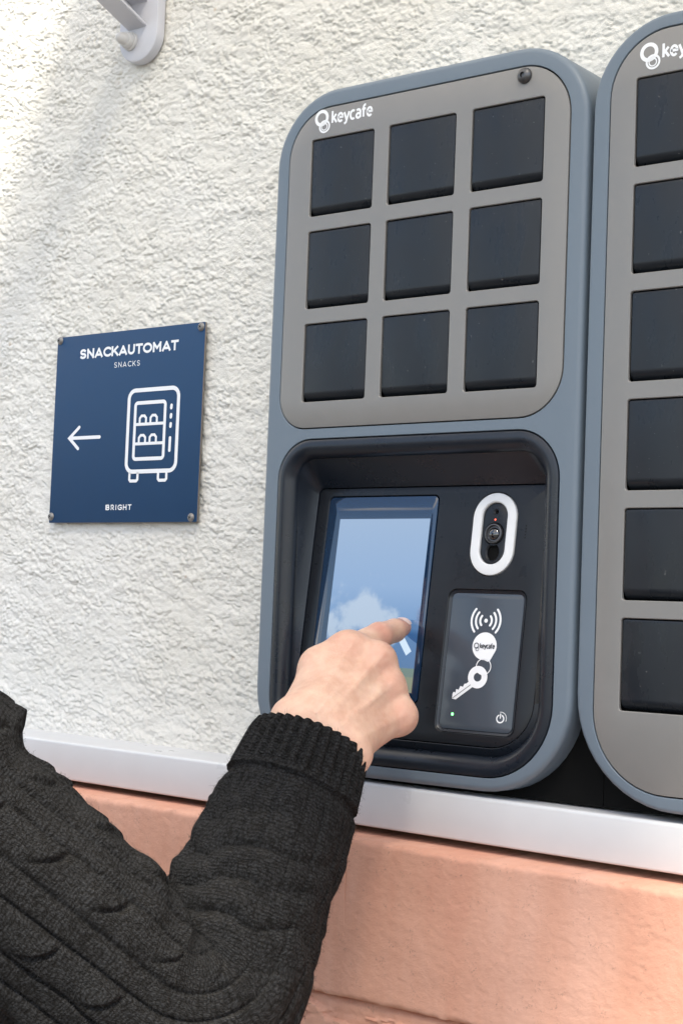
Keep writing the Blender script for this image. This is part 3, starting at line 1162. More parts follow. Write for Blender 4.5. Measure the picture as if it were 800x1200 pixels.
# camera window in its white light ring
bm = bmesh.new()
ring_in = (176.0, 200.6, 36.6, 88.8)
slab(bm, PP, RRF(rng[0] + 0.5, rng[1] - 0.5, rng[2] + 0.5, rng[3] - 0.5, 21.0, 12), [RRF(*ring_in, 12.2, 12)], thick=4.5, bev=1.0, d=0.9, hole_bev=1.0)
from_bm('light_ring', bm, 'white_plastic', main, 40)
camw = bmesh.new()
slab(camw, PP, RRF(ring_in[0] + 0.3, ring_in[1] - 0.3, ring_in[2] + 0.3, ring_in[3] - 0.3, 11.9, 12), [ELF(188.3, 63.0, 8.6), ELF(188.3, 78.5, 5.6, 6.6), ELF(188.3, 44.5, 1.3)], thick=5.0, bev=0.8, d=-1.2, hole_bev=1.2)
cw = from_bm('camera_window', camw, 'panel_plastic', main, 40)
bm = bmesh.new()
lathe(bm, PP, 188.3, 63.0, [(8.5, -5.0), (8.5, -0.2), (8.1, 0.5), (7.2, 0.7), (6.7, 0.0), (6.3, -1.0), (5.6, -1.0)], 32)
from_bm('lens_barrel', bm, 'dark_metal', cw)
bm = bmesh.new()
lathe(bm, PP, 188.3, 63.0, [(5.5, -1.4), (5.2, -0.6), (4.2, 0.3), (2.6, 1.0), (1.0, 1.25)], 28)
from_bm('lens', bm, 'lens_glass', cw)
bm = bmesh.new()
disc(bm, PP, 188.3, 51.0, 0.8, d=-1.1, n=12)
from_bm('status_light', bm, 'red_led', cw, fix=False)
bm = bmesh.new()
for i in range(5):
    disc(bm, PP, 219.6 - 0.1 * i, 60 + i * 2.5 - 3.5, 0.6, d=0.06, n=10)
from_bm('speaker_hole', bm, 'gap_black', main, fix=False)

# card reader with its printed symbols
bm = bmesh.new()
slab(bm, PP, RRF(crd[0], crd[1], crd[2], crd[3], 5.0, 6), thick=2.0, bev=0.4, d=-1.6)
reader = from_bm('card_reader', bm, 'card_glass', main, 30)


def CP(x, s, d=0.0):
    return PP(x, s, d - 1.6)


bm = bmesh.new()
disc(bm, CP, 189.0, 135.4, 1.7)
for rad_ in (5.6, 9.8, 14.0):
    ribbon(bm, CP, arc(189, 135.4, rad_, rad_, -42, 42, 10), 1.9)
    ribbon(bm, CP, arc(189, 135.4, rad_, rad_, 138, 222, 10), 1.9)
from_bm('radio_symbol', bm, 'white_print', reader, fix=False)
bm = bmesh.new()
tagl = [(190 + 11.7 * math.cos(a), 156.4 + 11.4 * math.sin(a)) for a in np.radians(np.arange(85, 385, 10))] + [(196.5, 168.2), (194.5, 169.0)]
bm.faces.new(addloop(bm, [CP(x, s, 0.10) for x, s in tagl]))
ribbon(bm, CP, ell(186.5, 182.0, 6.6, 6.4, 32), 5.6, closed=True)
bl = Vector((-24.0, 17.6)).normalized()
nb = Vector((-bl.y, bl.x))
b0 = Vector((181.5, 187.0))
teeth = [(0, -3.2), (20, -3.2), (22.6, -0.6), (20.2, 2.6), (18.6, 3.4), (17.4, 1.8), (15.4, 4.0), (13.6, 2.2), (10.6, 4.0), (9.0, 2.0), (6.4, 3.4), (5.0, 2.6), (0, 2.6)]
bm.faces.new(addloop(bm, [CP(*(b0 + bl * a + nb * c), 0.10) for a, c in teeth]))
from_bm('key_symbol', bm, 'white_print', reader, fix=False)
bm = bmesh.new()
ribbon(bm, CP, ell(191.4, 173.2, 7.0, 6.6, 32), 0.8, closed=True, d=0.5)
from_bm('ring_symbol', bm, 'white_print', reader, fix=False)
bm = bmesh.new()
ribbon(bm, CP, ell(182.4, 156.2, 2.1, 2.1, 20), 0.7, closed=True, d=0.4)
ribbon(bm, CP, ell(183.4, 159.0, 1.5, 1.5, 16), 0.5, closed=True, d=0.4)
text(bm, lambda x, s, d: CP(x, s, d + 0.3), 'keycafe', 185.8, 200.0, 158.0, 3.9, 0.75)
from_bm('tag_wordmark', bm, 'dark_print', reader, fix=False)
bm = bmesh.new()
ribbon(bm, CP, [(180.5, 188.6), (164.5, 200.2)], 0.45, d=0.4)
from_bm('key_groove', bm, 'dark_print', reader, fix=False)
bm = bmesh.new()
disc(bm, CP, 165.6, 213.5, 1.25, d=0.15, n=16)
from_bm('status_light', bm, 'green_led', reader, fix=False)
bm = bmesh.new()
ribbon(bm, CP, arc(212.0, 214.2, 3.3, 3.1, -60, 240, 20), 1.1)
ribbon(bm, CP, [(212.0, 210.3), (212.0, 213.6)], 1.0)
ribbon(bm, CP, arc(212.4, 214.0, 5.4, 5.2, -100, 20, 14), 0.5)
from_bm('power_symbol', bm, 'white_print', reader, fix=False)

# ------------------------------------------------------------------ wall sign
sign = thing('wall_sign', SP(-288.5, 338.5, -6), 'blue direction sign lettered SNACKAUTOMAT with left arrow and vending machine pictogram', 'sign')
bm = bmesh.new()
slab(bm, SP, RRF(-396.5, -180.8, 139.0, 338.4, 1.2, 3), thick=2.2, bev=0.3, d=0.0, back=True)
o = from_bm('sign_plate', bm, ['sign_blue', 'sign_edge'], sign, 30)
for p in o.data.polygons:
    if abs(p.normal.y) < 0.5:
        p.material_index = 1
for x, y in ((-392.3, 142.6), (-186.2, 143.8), (-188.8, 333.8), (-393.2, 331.6)):
    bm = bmesh.new()
    lathe(bm, SP, x, y, [(4.3, 0.0), (4.3, 0.5), (3.9, 1.0), (2.9, 2.0), (2.6, 2.4), (1.5, 2.6)], 18)
    sc = from_bm('screw', bm, 'screw_metal', sign)
    bm = bmesh.new()
    ribbon(bm, SP, [(x - 1.3, y - 0.7), (x + 1.3, y + 0.7)], 0.7, d=2.65)
    ribbon(bm, SP, [(x - 0.7, y + 1.3), (x + 0.7, y - 1.3)], 0.7, d=2.65)
    from_bm('drive_slot', bm, 'gap_black', sc, fix=False)
bm = bmesh.new()
text(bm, SP, 'SNACKAUTOMAT', -359.6, -217.8, 164.8, 10.6, 2.5, 1.2)
from_bm('title_lettering', bm, 'white_print', sign, fix=False)
bm = bmesh.new()
text(bm, SP, 'SNACKS', -307.6, -270.4, 177.2, 5.7, 0.7, 1.08)
from_bm('subtitle_lettering', bm, 'white_print', sign, fix=False)
bm = bmesh.new()
text(bm, SP, 'BRIGHT', -309.2, -273.2, 325.6, 5.7, 1.1, 1.18)
from_bm('brand_lettering', bm, 'white_print', sign, fix=False)
bm = bmesh.new()
ribbon(bm, SP, [(-370.0, 248.6), (-324.6, 248.8)], 3.6)
ribbon(bm, SP, [(-356.0, 237.4), (-370.6, 248.6), (-356.6, 260.0)], 3.6)
from_bm('arrow', bm, 'white_print', sign, fix=False)
bm = bmesh.new()
ribbon(bm, SP, rr(-283.2, -213.0, 202.8, 286.4, 9.0, 8), 4.2, closed=True)
ribbon(bm, SP, rr(-273.4, -231.0, 216.0, 273.6, 3.2, 5), 3.7, closed=True)
for ys_ in (238.0, 258.0):
    ribbon(bm, SP, [(-272.0, ys_), (-232.4, ys_)], 3.0, caps=False)
    for xa, xb in ((-266.6, -257.6), (-251.2, -242.2)):
        ribbon(bm, SP, [(xa, ys_ - 1), (xa, ys_ - 6.2), (xa + 2.4, ys_ - 8.6), (xb - 2.4, ys_ - 8.6), (xb, ys_ - 6.2), (xb, ys_ - 1)], 2.7, caps=False)
for ya, yb in ((220.5, 223.0), (230.0, 232.4), (239.2, 241.8), (253.4, 266.0)):
    ribbon(bm, SP, [(-222.4, ya), (-222.6, yb)], 3.5)
for xa, xb in ((-277.6, -266.0), (-236.8, -225.2)):
    ribbon(bm, SP, [(xa, 287.5), (xa, 294.4), (xa + 1.6, 296.0), (xb - 1.6, 296.0), (xb, 294.4), (xb, 287.5)], 3.1, caps=False)
from_bm('vending_pictogram', bm, 'white_print', sign, fix=False)

# ------------------------------------------------------------------ bracket at the top left
br = thing('wall_bracket', (-0.29, 0.07, H + 0.15), 'pale grey metal bracket with capped bolt at the top left corner of the wall', 'bracket')


def BPm(x, y, d=0.0):
    return Vector((x / 1000, (58 - d) / 1000, H - y / 1000))


bm = bmesh.new()
slab(bm, BPm, RRF(-318.5, -262.5, -520.0, -142.5, (20, 20, 27.9, 27.9), 14), thick=11.0, bev=2.5, d=0.0, back=True)
# raised rim along the plate
ls = []
from_bm('mount_or_shade_plate', bm, 'bracket_paint', br, 40)
# strut: channel section running out of the wall and slightly upward
a0 = Vector((-0.2915, 0.058, H + 0.1800))
dr = Vector((0.0, -0.93, 0.36)).normalized()
sx = Vector((1, 0, 0)) - dr * dr.x
sx.normalize()
up = sx.cross(dr).normalized()
if up.z < 0:
    up = -up


def bar(bm, o0, o1, cu, cv, hu, hv):
    vs = []
    for o_ in (o0, o1):
        for a_, b_ in ((-1, -1), (1, -1), (1, 1), (-1, 1)):
            vs.append(bm.verts.new(o_ + sx * (cu + a_ * hu) + up * (cv + b_ * hv)))
    for f_ in ((0, 1, 2, 3), (7, 6, 5, 4), (0, 4, 5, 1), (1, 5, 6, 2), (2, 6, 7, 3), (3, 7, 4, 0)):
        bm.faces.new([vs[i] for i in f_])


for nm, cu, cv, hu, hv in (('lower_flange', 0, 0.0, 0.0135, 0.002), ('web', -0.0115, 0.0125, 0.002, 0.0104), ('upper_flange', 0, 0.025, 0.0135, 0.002)):
    bm = bmesh.new()
    bar(bm, a0 + up * 0.0 - dr * 0.002, a0 + dr * 0.70, cu, cv, hu, hv)
    bmesh.ops.bevel(bm, geom=list(bm.edges), offset=0.0008, segments=2, affect='EDGES')
    from_bm(nm, bm, 'bracket_paint', br, 40)
bm = bmesh.new()
lathe(bm, BPm, -300.0, -165.8, [(10.0, 0.0), (10.0, 2.0), (9.4, 2.8), (8.6, 3.0), (8.6, 7.5), (8.0, 9.0), (6.6, 9.6), (6.4, 10.0), (6.2, 13.0), (5.2, 16.5), (3.2, 19.0), (1.2, 20.0)], 28)
from_bm('bolt_cap', bm, 'bolt_plastic', br, 35)


# the milky canopy sheet that the bracket carries, above the picture, and its second bracket
canopy = thing('canopy', (0.27, 0.07, H + 0.55), 'milky canopy sheet above the lockers resting on the pale brackets', 'canopy')
bm = bmesh.new()
for k_ in range(1):
    rws = []
    for i in range(13):
        d_ = 0.96 * i / 12
        zz = H + 0.56 - 0.115 * d_ - 0.05 * (d_ / 0.92) ** 2
        rws.append([bm.verts.new((x_, 0.062 - d_, zz)) for x_ in (-0.272, 0.0, 0.3, 0.6, 0.90)])
    for a_, b_ in zip(rws, rws[1:]):
        for i in range(4):
            bm.faces.new((a_[i], a_[i + 1], b_[i + 1], b_[i]))
bmesh.ops.solidify(bm, geom=list(bm.faces), thickness=0.005)
from_bm('sheet', bm, 'opal_sheet', canopy, 40)
br2 = br.copy()
COL.objects.link(br2)
br2.location.x += 1.13
br2['label'] = 'pale grey bracket carrying the far right end of the canopy'
for ch in list(br.children):
    c_ = ch.copy()
    COL.objects.link(c_)
    c_.parent = br2
for o_ in (br, br2):
    o_['group'] = 'brackets that carry the canopy'


# ------------------------------------------------------------------ person
def smin_into(F, O, h, a, b, ra, rb, k):
    """blend a tapered capsule into the distance grid F"""
    a, b = np.array(a), np.array(b)
    m = max(ra, rb) + 3 * k + 3 * h
    lo = np.maximum(0, np.floor((np.minimum(a, b) - m - O) / h).astype(int))
    hi = np.minimum(F.shape, np.ceil((np.maximum(a, b) + m - O) / h).astype(int) + 1)
    if np.any(hi <= lo):
        return
    sl = tuple(slice(lo[i], hi[i]) for i in range(3))
    g = np.meshgrid(*[O[i] + h * np.arange(lo[i], hi[i]) for i in range(3)], indexing='ij')
    ab = b - a
    L2 = max(1e-12, ab @ ab)
    t = sum((g[i] - a[i]) * ab[i] for i in range(3)) / L2
    t = np.clip(t, 0, 1)
    d = np.sqrt(sum((g[i] - a[i] - t * ab[i]) ** 2 for i in range(3))) - (ra + (rb - ra) * t)
    A = F[sl]
    hh = np.clip(0.5 + 0.5 * (A - d) / k, 0, 1)
    F[sl] = A * (1 - hh) + d * hh - k * hh * (1 - hh)


def surface_nets(F, O, h):
    ins_ = F < 0
    nx, ny, nz = F.shape
    c = np.zeros((nx - 1, ny - 1, nz - 1), int)
    offs = [(i, j, k) for i in (0, 1) for j in (0, 1) for k in (0, 1)]

    def sub(A, o):
        return A[o[0]:o[0] + nx - 1, o[1]:o[1] + ny - 1, o[2]:o[2] + nz - 1]
    for o in offs:
        c += sub(ins_, o)
    act = (c > 0) & (c < 8)
    ids = -np.ones(act.shape, int)
    ii = np.argwhere(act)
    ids[act] = np.arange(len(ii))
    acc = np.zeros((len(ii), 3))
    cnt = np.zeros(len(ii))
    for a in offs:
        for ax in range(3):
            if a[ax]:
                continue
            b = list(a)
            b[ax] = 1
            fa = F[ii[:, 0] + a[0], ii[:, 1] + a[1], ii[:, 2] + a[2]]
            fb = F[ii[:, 0] + b[0], ii[:, 1] + b[1], ii[:, 2] + b[2]]
            m = (fa < 0) != (fb < 0)
            t = np.where(m, fa / np.where(m, fa - fb, 1), 0)
            p = np.tile(np.array(a, float), (len(ii), 1))
            p[:, ax] += t
            acc[m] += p[m]
            cnt[m] += 1
    V = O + h * (ii + acc / cnt[:, None])
    quads = []
    for ax in range(3):
        o1, o2 = [(1, 2), (2, 0), (0, 1)][ax]
        sh = [slice(1, -1)] * 3
        sh[ax] = slice(0, -1)
        A = ins_[tuple(sh)]
        s2 = list(sh)
        s2[ax] = slice(1, None)
        B = ins_[tuple(s2)]
        e = np.argwhere(A != B)
        if not len(e):
            continue
        e = e + np.array([0 if k == ax else 1 for k in range(3)])
        flip = ins_[e[:, 0], e[:, 1], e[:, 2]]

        def cell(d1, d2):
            q_ = e.copy()
            q_[:, o1] -= d1
            q_[:, o2] -= d2
            return ids[q_[:, 0], q_[:, 1], q_[:, 2]]
        Q = np.stack([cell(0, 0), cell(1, 0), cell(1, 1), cell(0, 1)], 1)
        Q[~flip] = Q[~flip][:, ::-1]
        quads.append(Q)
    Q = np.concatenate(quads)
    return V, Q


def sdf_mesh(prims, h, pad=0.03):
    pts = np.array([p for q_ in prims for p in (q_[0], q_[1])])
    rm = max(max(q_[2], q_[3]) for q_ in prims)
    O = pts.min(0) - rm - pad
    n = np.ceil((pts.max(0) + rm + pad - O) / h).astype(int)
    F = np.full(n, 1.0, np.float64)
    for a, b, ra, rb, k in prims:
        smin_into(F, O, h, a, b, ra, rb, k)
    V, Q = surface_nets(F, O, h)
    return V, Q


def relax(V, Q, it=2, lam=0.5):
    for _ in range(it):
        s = np.zeros_like(V)
        c = np.zeros(len(V))
        for i in range(4):
            for j in (1, 3):
                np.add.at(s, Q[:, i], V[Q[:, (i + j) % 4]])
                np.add.at(c, Q[:, i], 1)
        V = V + lam * (s / np.maximum(c, 1)[:, None] - V)
    return V


J = dict(iM=(0.1258, -0.0806, 1.4972), iP=(0.1213, -0.0343, 1.5103), iD=(0.1176, -0.0082, 1.5148), iT=(0.113, 0.0089, 1.5177),
         mM=(0.1467, -0.0702, 1.4906), mP=(0.1282, -0.0382, 1.4836), mD=(0.1123, -0.0269, 1.4736), mT=(0.1106, -0.0408, 1.4701),
         rM=(0.1550, -0.0670, 1.4702), rP=(0.1352, -0.0361, 1.4625), rD=(0.1224, -0.0251, 1.4539), rT=(0.1207, -0.0391, 1.4527),
         pM=(0.1660, -0.0642, 1.4485), pP=(0.1498, -0.0383, 1.443), pD=(0.1356, -0.0325, 1.437), pT=(0.1338, -0.0441, 1.4372),
         bi=(0.1405, -0.1444, 1.4497), bm=(0.1507, -0.1423, 1.444), br=(0.1577, -0.1362, 1.4367), bp=(0.1635, -0.1285, 1.4292),
         tb=(0.1233, -0.1384, 1.4439), tM=(0.1133, -0.0984, 1.4836), tI=(0.1044, -0.0612, 1.4886), tT=(0.1035, -0.0327, 1.4907),
         pa=(0.1344, -0.1228, 1.4377), pb=(0.1294, -0.053, 1.4727), ha=(0.1498, -0.1098, 1.4274), hb=(0.1475, -0.0494, 1.4479),
         wr=(0.1363, -0.151, 1.4419), wu=(0.1668, -0.1345, 1.4246), fr=(0.1373, -0.1809, 1.396), fu=(0.1651, -0.1643, 1.3821))


def hand_prims(J):
    g = lambda a, b, ra, rb, k: (J[a], J[b], ra, rb, k)
    return [g('fr', 'wr', .021, .0205, .010), g('fu', 'wu', .021, .0195, .014),
            g('wr', 'bi', .0195, .0145, .012), g('wu', 'bp', .019, .0145, .012),
            g('bi', 'iM', .0145, .0118, .018), g('bm', 'mM', .0145, .0118, .018), g('br', 'rM', .0143, .0114, .018), g('bp', 'pM', .0140, .0114, .016),
            g('tb', 'tM', .0160, .0145, .014), g('pa', 'pb', .0170, .0140, .014), g('ha', 'hb', .0170, .0125, .014),
            g('tM', 'tI', .0125, .0105, .008), g('tI', 'tT', .0105, .0085, .004),
            g('iM', 'iP', .0124, .0108, .010), g('iP', 'iD', .0109, .0094, .003), g('iD', 'iT', .0095, .0078, .003),
            g('mM', 'mP', .0120, .0104, .008), g('mP', 'mD', .0098, .0086, .003), g('mD', 'mT', .0086, .0074, .003),
            g('rM', 'rP', .0118, .0100, .008), g('rP', 'rD', .0094, .0082, .003), g('rD', 'rT', .0082, .0072, .003),
            g('pM', 'pP', .0114, .0090, .008), g('pP', 'pD', .0084, .0074, .003), g('pD', 'pT', .0074, .0066, .003),
            # webs between the knuckles
            (J['iM'], J['mM'], .0108, .0108, .010), (J['mM'], J['rM'], .0112, .0108, .010), (J['rM'], J['pM'], .0108, .0108, .010),
            (J['mP'], J['rP'], .0085, .0085, .006), (J['rP'], J['pP'], .0085, .0080, .006), (J['tM'], J['iM'], .0140, .0115, .014),
            # knuckle heads
            g('iM', 'iM', .0122, .0122, .008), g('mM', 'mM', .0124, .0124, .008), g('rM', 'rM', .0118, .0118, .008), g('pM', 'pM', .0118, .0118, .008)]


CAMP = np.array((0.91785, -1.10075, 1.52711))
V, Q = sdf_mesh(hand_prims(J), 0.0011)
V = relax(V, Q, 2, 0.5)
# tendons and knuckle creases as small relief along the back of the hand
Nrm = np.zeros_like(V)
fn = np.cross(V[Q[:, 2]] - V[Q[:, 0]], V[Q[:, 3]] - V[Q[:, 1]])
for i in range(4):
    np.add.at(Nrm, Q[:, i], fn)
Nrm /= np.linalg.norm(Nrm, axis=1)[:, None] + 1e-12
toc = CAMP - np.array(J['mM'])
toc /= np.linalg.norm(toc)
facing = np.clip(Nrm @ toc, 0, 1)


def segdist(P, a, b):
    a, b = np.array(a), np.array(b)
    t = np.clip(((P - a) @ (b - a)) / ((b - a) @ (b - a)), 0, 1)
    return np.linalg.norm(P - a - t[:, None] * (b - a), axis=1), t


def perpdist(P, a, b):
    # distance to the line a-b seen along the back-of-hand normal, and position along it
    a, b = np.array(a), np.array(b)
    ab = (b - a) - toc * ((b - a) @ toc)
    L_ = np.linalg.norm(ab)
    ab = ab / L_
    q = P - a
    q = q - (q @ toc)[:, None] * toc
    t = q @ ab
    return np.linalg.norm(q - t[:, None] * ab, axis=1), t / L_


disp = np.zeros(len(V))
for a, b, amp in (('bi', 'iM', .0012), ('bm', 'mM', .0017), ('br', 'rM', .0015), ('bp', 'pM', .0011)):
    d_, t_ = perpdist(V, J[a], J[b])
    env = np.clip((t_ - .15) / .5, 0, 1) * np.clip((1.25 - t_) / .25, 0, 1)
    disp += amp * np.exp(-(d_ / .0030) ** 2) * env * facing ** .5
for a, b, c, d, amp in (('bi', 'bm', 'iM', 'mM', .0025), ('bm', 'br', 'mM', 'rM', .0024), ('br', 'bp', 'rM', 'pM', .0026)):
    m0 = (np.array(J[a]) + np.array(J[b])) / 2
    m1 = (np.array(J[c]) + np.array(J[d])) / 2
    d_, t_ = perpdist(V, m0, m1)
    env = np.exp(-((t_ - 1.0) / .30) ** 2)
    disp -= amp * np.exp(-(d_ / .0048) ** 2) * env * facing ** .5
# loose skin: soft folds across the flexed knuckles and fine puckers
for k_, ang in (('iM', 0.2), ('mM', .0), ('rM', .0), ('pM', -.1)):
    q = V - (np.array(J[k_]) + toc * .010)
    ax_ = np.array(J[k_]) - np.array(J['b' + k_[0]])
    ax_ /= np.linalg.norm(ax_)
    u_ = q @ ax_
    la_ = q @ np.cross(ax_, toc)
    rr2 = np.linalg.norm(q, axis=1)
    disp += -.00028 * np.cos((u_ + .12 * la_ + .25 * np.abs(la_)) / .0026 * 2 * np.pi) ** 3 * np.exp(-(rr2 / .0105) ** 4)
# veins
for pth, amp in (([(0.150, -0.147, 1.452), (0.147, -0.122, 1.466), (0.152, -0.108, 1.478), (0.150, -0.088, 1.492)], .0007),
                 ([(0.165, -0.134, 1.443), (0.163, -0.116, 1.455), (0.166, -0.098, 1.462), (0.163, -0.083, 1.474)], .0007)):
    for a, b in zip(pth, pth[1:]):
        d_, t_ = perpdist(V, a, b)
        disp += 1.1 * amp * np.exp(-(d_ / .0021) ** 2) * facing * ((t_ > -.02) & (t_ < 1.02))
# wrinkles over the finger joints
for a, b, c in (('iM', 'iP', 'iD'), ('iP', 'iD', 'iT')):
    ax = np.array(J[c]) - np.array(J[a])
    ax /= np.linalg.norm(ax)
    s_ = (V - np.array(J[b])) @ ax
    dd = np.linalg.norm(V - np.array(J[b]), axis=1)
    disp += -0.00060 * np.cos(s_ / .0026 * 2 * np.pi * 0.5) ** 6 * np.exp(-(dd / .011) ** 6) * facing
V = V + Nrm * disp[:, None]
V = relax(V, Q, 1, 0.3)
blush = np.zeros(len(V))
for k_ in ('iM', 'mM', 'rM', 'pM', 'mP', 'rP', 'iP', 'iT'):
    blush = np.maximum(blush, 0.8 * np.exp(-(np.linalg.norm(V - (np.array(J[k_]) + toc * .008), axis=1) / .011) ** 2))
handV, handQ, hand_blush = V, Q, blush

# the other hand hangs relaxed at the hip
LH = dict()
base = np.array((-0.405, -0.56, 0.90))
dn, fw, sd = np.array((0.05, 0.12, -0.99)), np.array((0.25, 0.95, 0.12)), np.array((1.0, -0.25, 0.02))
for v_ in (dn, fw, sd):
    v_ /= np.linalg.norm(v_)
lp_prims = []


def LPt(a, b, c):
    return tuple(base + dn * a + fw * b + sd * c)


lp_prims.append((LPt(-.06, 0.01, 0), LPt(0, .012, 0), .023, .022, .01))
lp_prims.append((LPt(-.06, -0.012, 0), LPt(0, -.012, 0), .023, .021, .01))
for i, (o_, ln) in enumerate(((.030, .078), (.010, .086), (-.010, .080), (-.028, .062))):
    k0 = LPt(.01, o_ * .6, 0)
    k1 = LPt(.085 - abs(o_) * .2, o_, 0)
    k2 = LPt(.085 + ln * .5, o_ * 1.05, .010)
    k3 = LPt(.085 + ln * .78, o_ * 1.05, .024)
    k4 = LPt(.085 + ln * .98, o_ * 1.02, .040)
    lp_prims += [(k0, k1, .0145, .0118, .012), (k1, k2, .0108, .0092, .005), (k2, k3, .0092, .0082, .003), (k3, k4, .0082, .0070, .003)]
lp_prims += [(LPt(.0, .018, .008), LPt(.045, .045, .012), .016, .0135, .012), (LPt(.045, .045, .012), LPt(.078, .055, .022), .0115, .010, .005), (LPt(.078, .055, .022), LPt(.102, .056, .034), .010, .008, .003)]
lV, lQ = sdf_mesh(lp_prims, 0.0022)
lV = relax(lV, lQ, 2, .5)

# body: head, neck, trunk, arms, legs in one surface
B = []
nk = np.array((-0.205, -0.535, 1.50))
hd = np.array((-0.175, -0.525, 1.655))
B += [(tuple(nk - [0, 0, .05]), tuple(nk + [0.01, 0.01, .10]), .062, .056, .03)]
B += [(tuple(hd + [-.008, -.02, .035]), tuple(hd + [.004, .008, .028]), .078, .076, .03)]
fwd = np.array((0.25, 0.95, -0.06))
fwd /= np.linalg.norm(fwd)
rt_ = np.array((0.95, -0.30, 0.0))
upv = np.array((0, 0, 1.0))


def HP(r_, f_, u_):
    return tuple(hd + rt_ * r_ + fwd * f_ + upv * u_)


B += [(HP(0, .03, -.04), HP(0, .055, -.085), .058, .040, .03), (HP(0, .07, -.100), HP(0, .072, -.100), .022, .022, .02),
      (HP(-.03, .068, -.022), HP(.03, .068, -.022), .028, .028, .02),
      (HP(-.034, .082, .026), HP(.034, .082, .026), .010, .010, .012),
      (HP(0, .088, .015), HP(0, .108, -.022), .008, .012, .008), (HP(-.012, .096, -.026), HP(.012, .096, -.026), .008, .008, .006),
      (HP(-.022, .090, -.058), HP(.022, .090, -.058), .0075, .0075, .006), (HP(-.019, .089, -.070), HP(.019, .089, -.070), .008, .008, .006),
      (HP(.078, -.005, .012), HP(.080, -.008, -.024), .014, .010, .006), (HP(-.078, -.005, .012), HP(-.080, -.008, -.024), .014, .010, .006)]
Ssh, Eel, Cuf = np.array((-0.0384, -0.443, 1.4253)), np.array((0.1465, -0.2565, 1.2348)), np.array((0.1425, -0.1477, 1.4308))
TRUNK = [((-0.33, -.60, 1.40), (-.09, -.48, 1.40), .058, .054, .05), ((-.29, -.58, 1.25), (-.13, -.50, 1.25), .090, .090, .06),
         ((-.29, -.575, 1.05), (-.13, -.50, 1.05), .082, .082, .06), ((-.29, -.575, .93), (-.13, -.50, .93), .088, .088, .06)]
B += [
      (tuple(Ssh), tuple(Eel), .050, .040, .03), (tuple(Eel), tuple(Cuf * .8 + Eel * .2), .040, .026, .02),
      ((-.365, -.62, 1.39), (-.415, -.65, 1.13), .048, .038, .03), ((-.415, -.65, 1.13), tuple(base), .037, .024, .02),
      ((-.30, -.575, .90), (-.32, -.565, .50), .080, .052, .04), ((-.32, -.565, .50), (-.325, -.585, .09), .050, .034, .03),
      ((-.13, -.505, .90), (-.12, -.485, .50), .080, .052, .04), ((-.12, -.485, .50), (-.115, -.505, .09), .050, .034, .03),
      ((-.325, -.585, .05), (-.29, -.445, .035), .034, .026, .03), ((-.115, -.505, .05), (-.08, -.365, .035), .034, .026, .03)]
bV, bQ = sdf_mesh(B + TRUNK, 0.008, 0.05)
bV = relax(bV, bQ, 1, .4)
allV = np.concatenate([handV, lV, bV])
allQ = np.concatenate([handQ, lQ + len(handV), bQ + len(handV) + len(lV)])
me = mesh_np('person', allV, allQ)
at = me.attributes.new('blush', 'FLOAT', 'POINT')
at.data.foreach_set('value', np.concatenate([hand_blush, np.zeros(len(lV) + len(bV))]).astype(np.float32))
person = link('person', me, 'skin')
tag(person, 'person in a charcoal cable-knit sweater pressing the touchscreen with one finger', 'person')

# index fingernail, seated on the upper side of the last joint
iD, iT = np.array(J['iD']), np.array(J['iT'])
ax = (iT - iD) / np.linalg.norm(iT - iD)
dor = np.array((0.442, -0.292, 0.827))
dor = dor - ax * (dor @ ax)
dor /= np.linalg.norm(dor)
sid = np.cross(ax, dor)
nv, nu = 12, 11
Vn = []
for i in range(nv):
    t = i / (nv - 1)
    p0 = iD + ax * (np.linalg.norm(iT - iD) * (0.50 + 0.86 * t))
    rad = 0.0095 + (0.0078 - 0.0095) * (0.5 + .4 * t)
    lift = 0.00035 + .0002 * t
    drop = 0.0016 * max(0, t - .45) ** 2 / .3
    wdt = math.sin(math.pi * min(1, 0.16 + 0.84 * min(1, (t + .05) * 2.2)) * .5) * (1 - 0.12 * max(0, t - .8) / .2)
    for j in range(nu):
        a = (j / (nu - 1) - .5) * 2 * R(48) * wdt
        Vn.append(p0 + (dor * math.cos(a) + sid * math.sin(a)) * (rad + lift - drop) - dor * .0001)
me = grid_mesh('fingernail', np.array(Vn), nu, nv)
link('fingernail', me, 'nail', person)


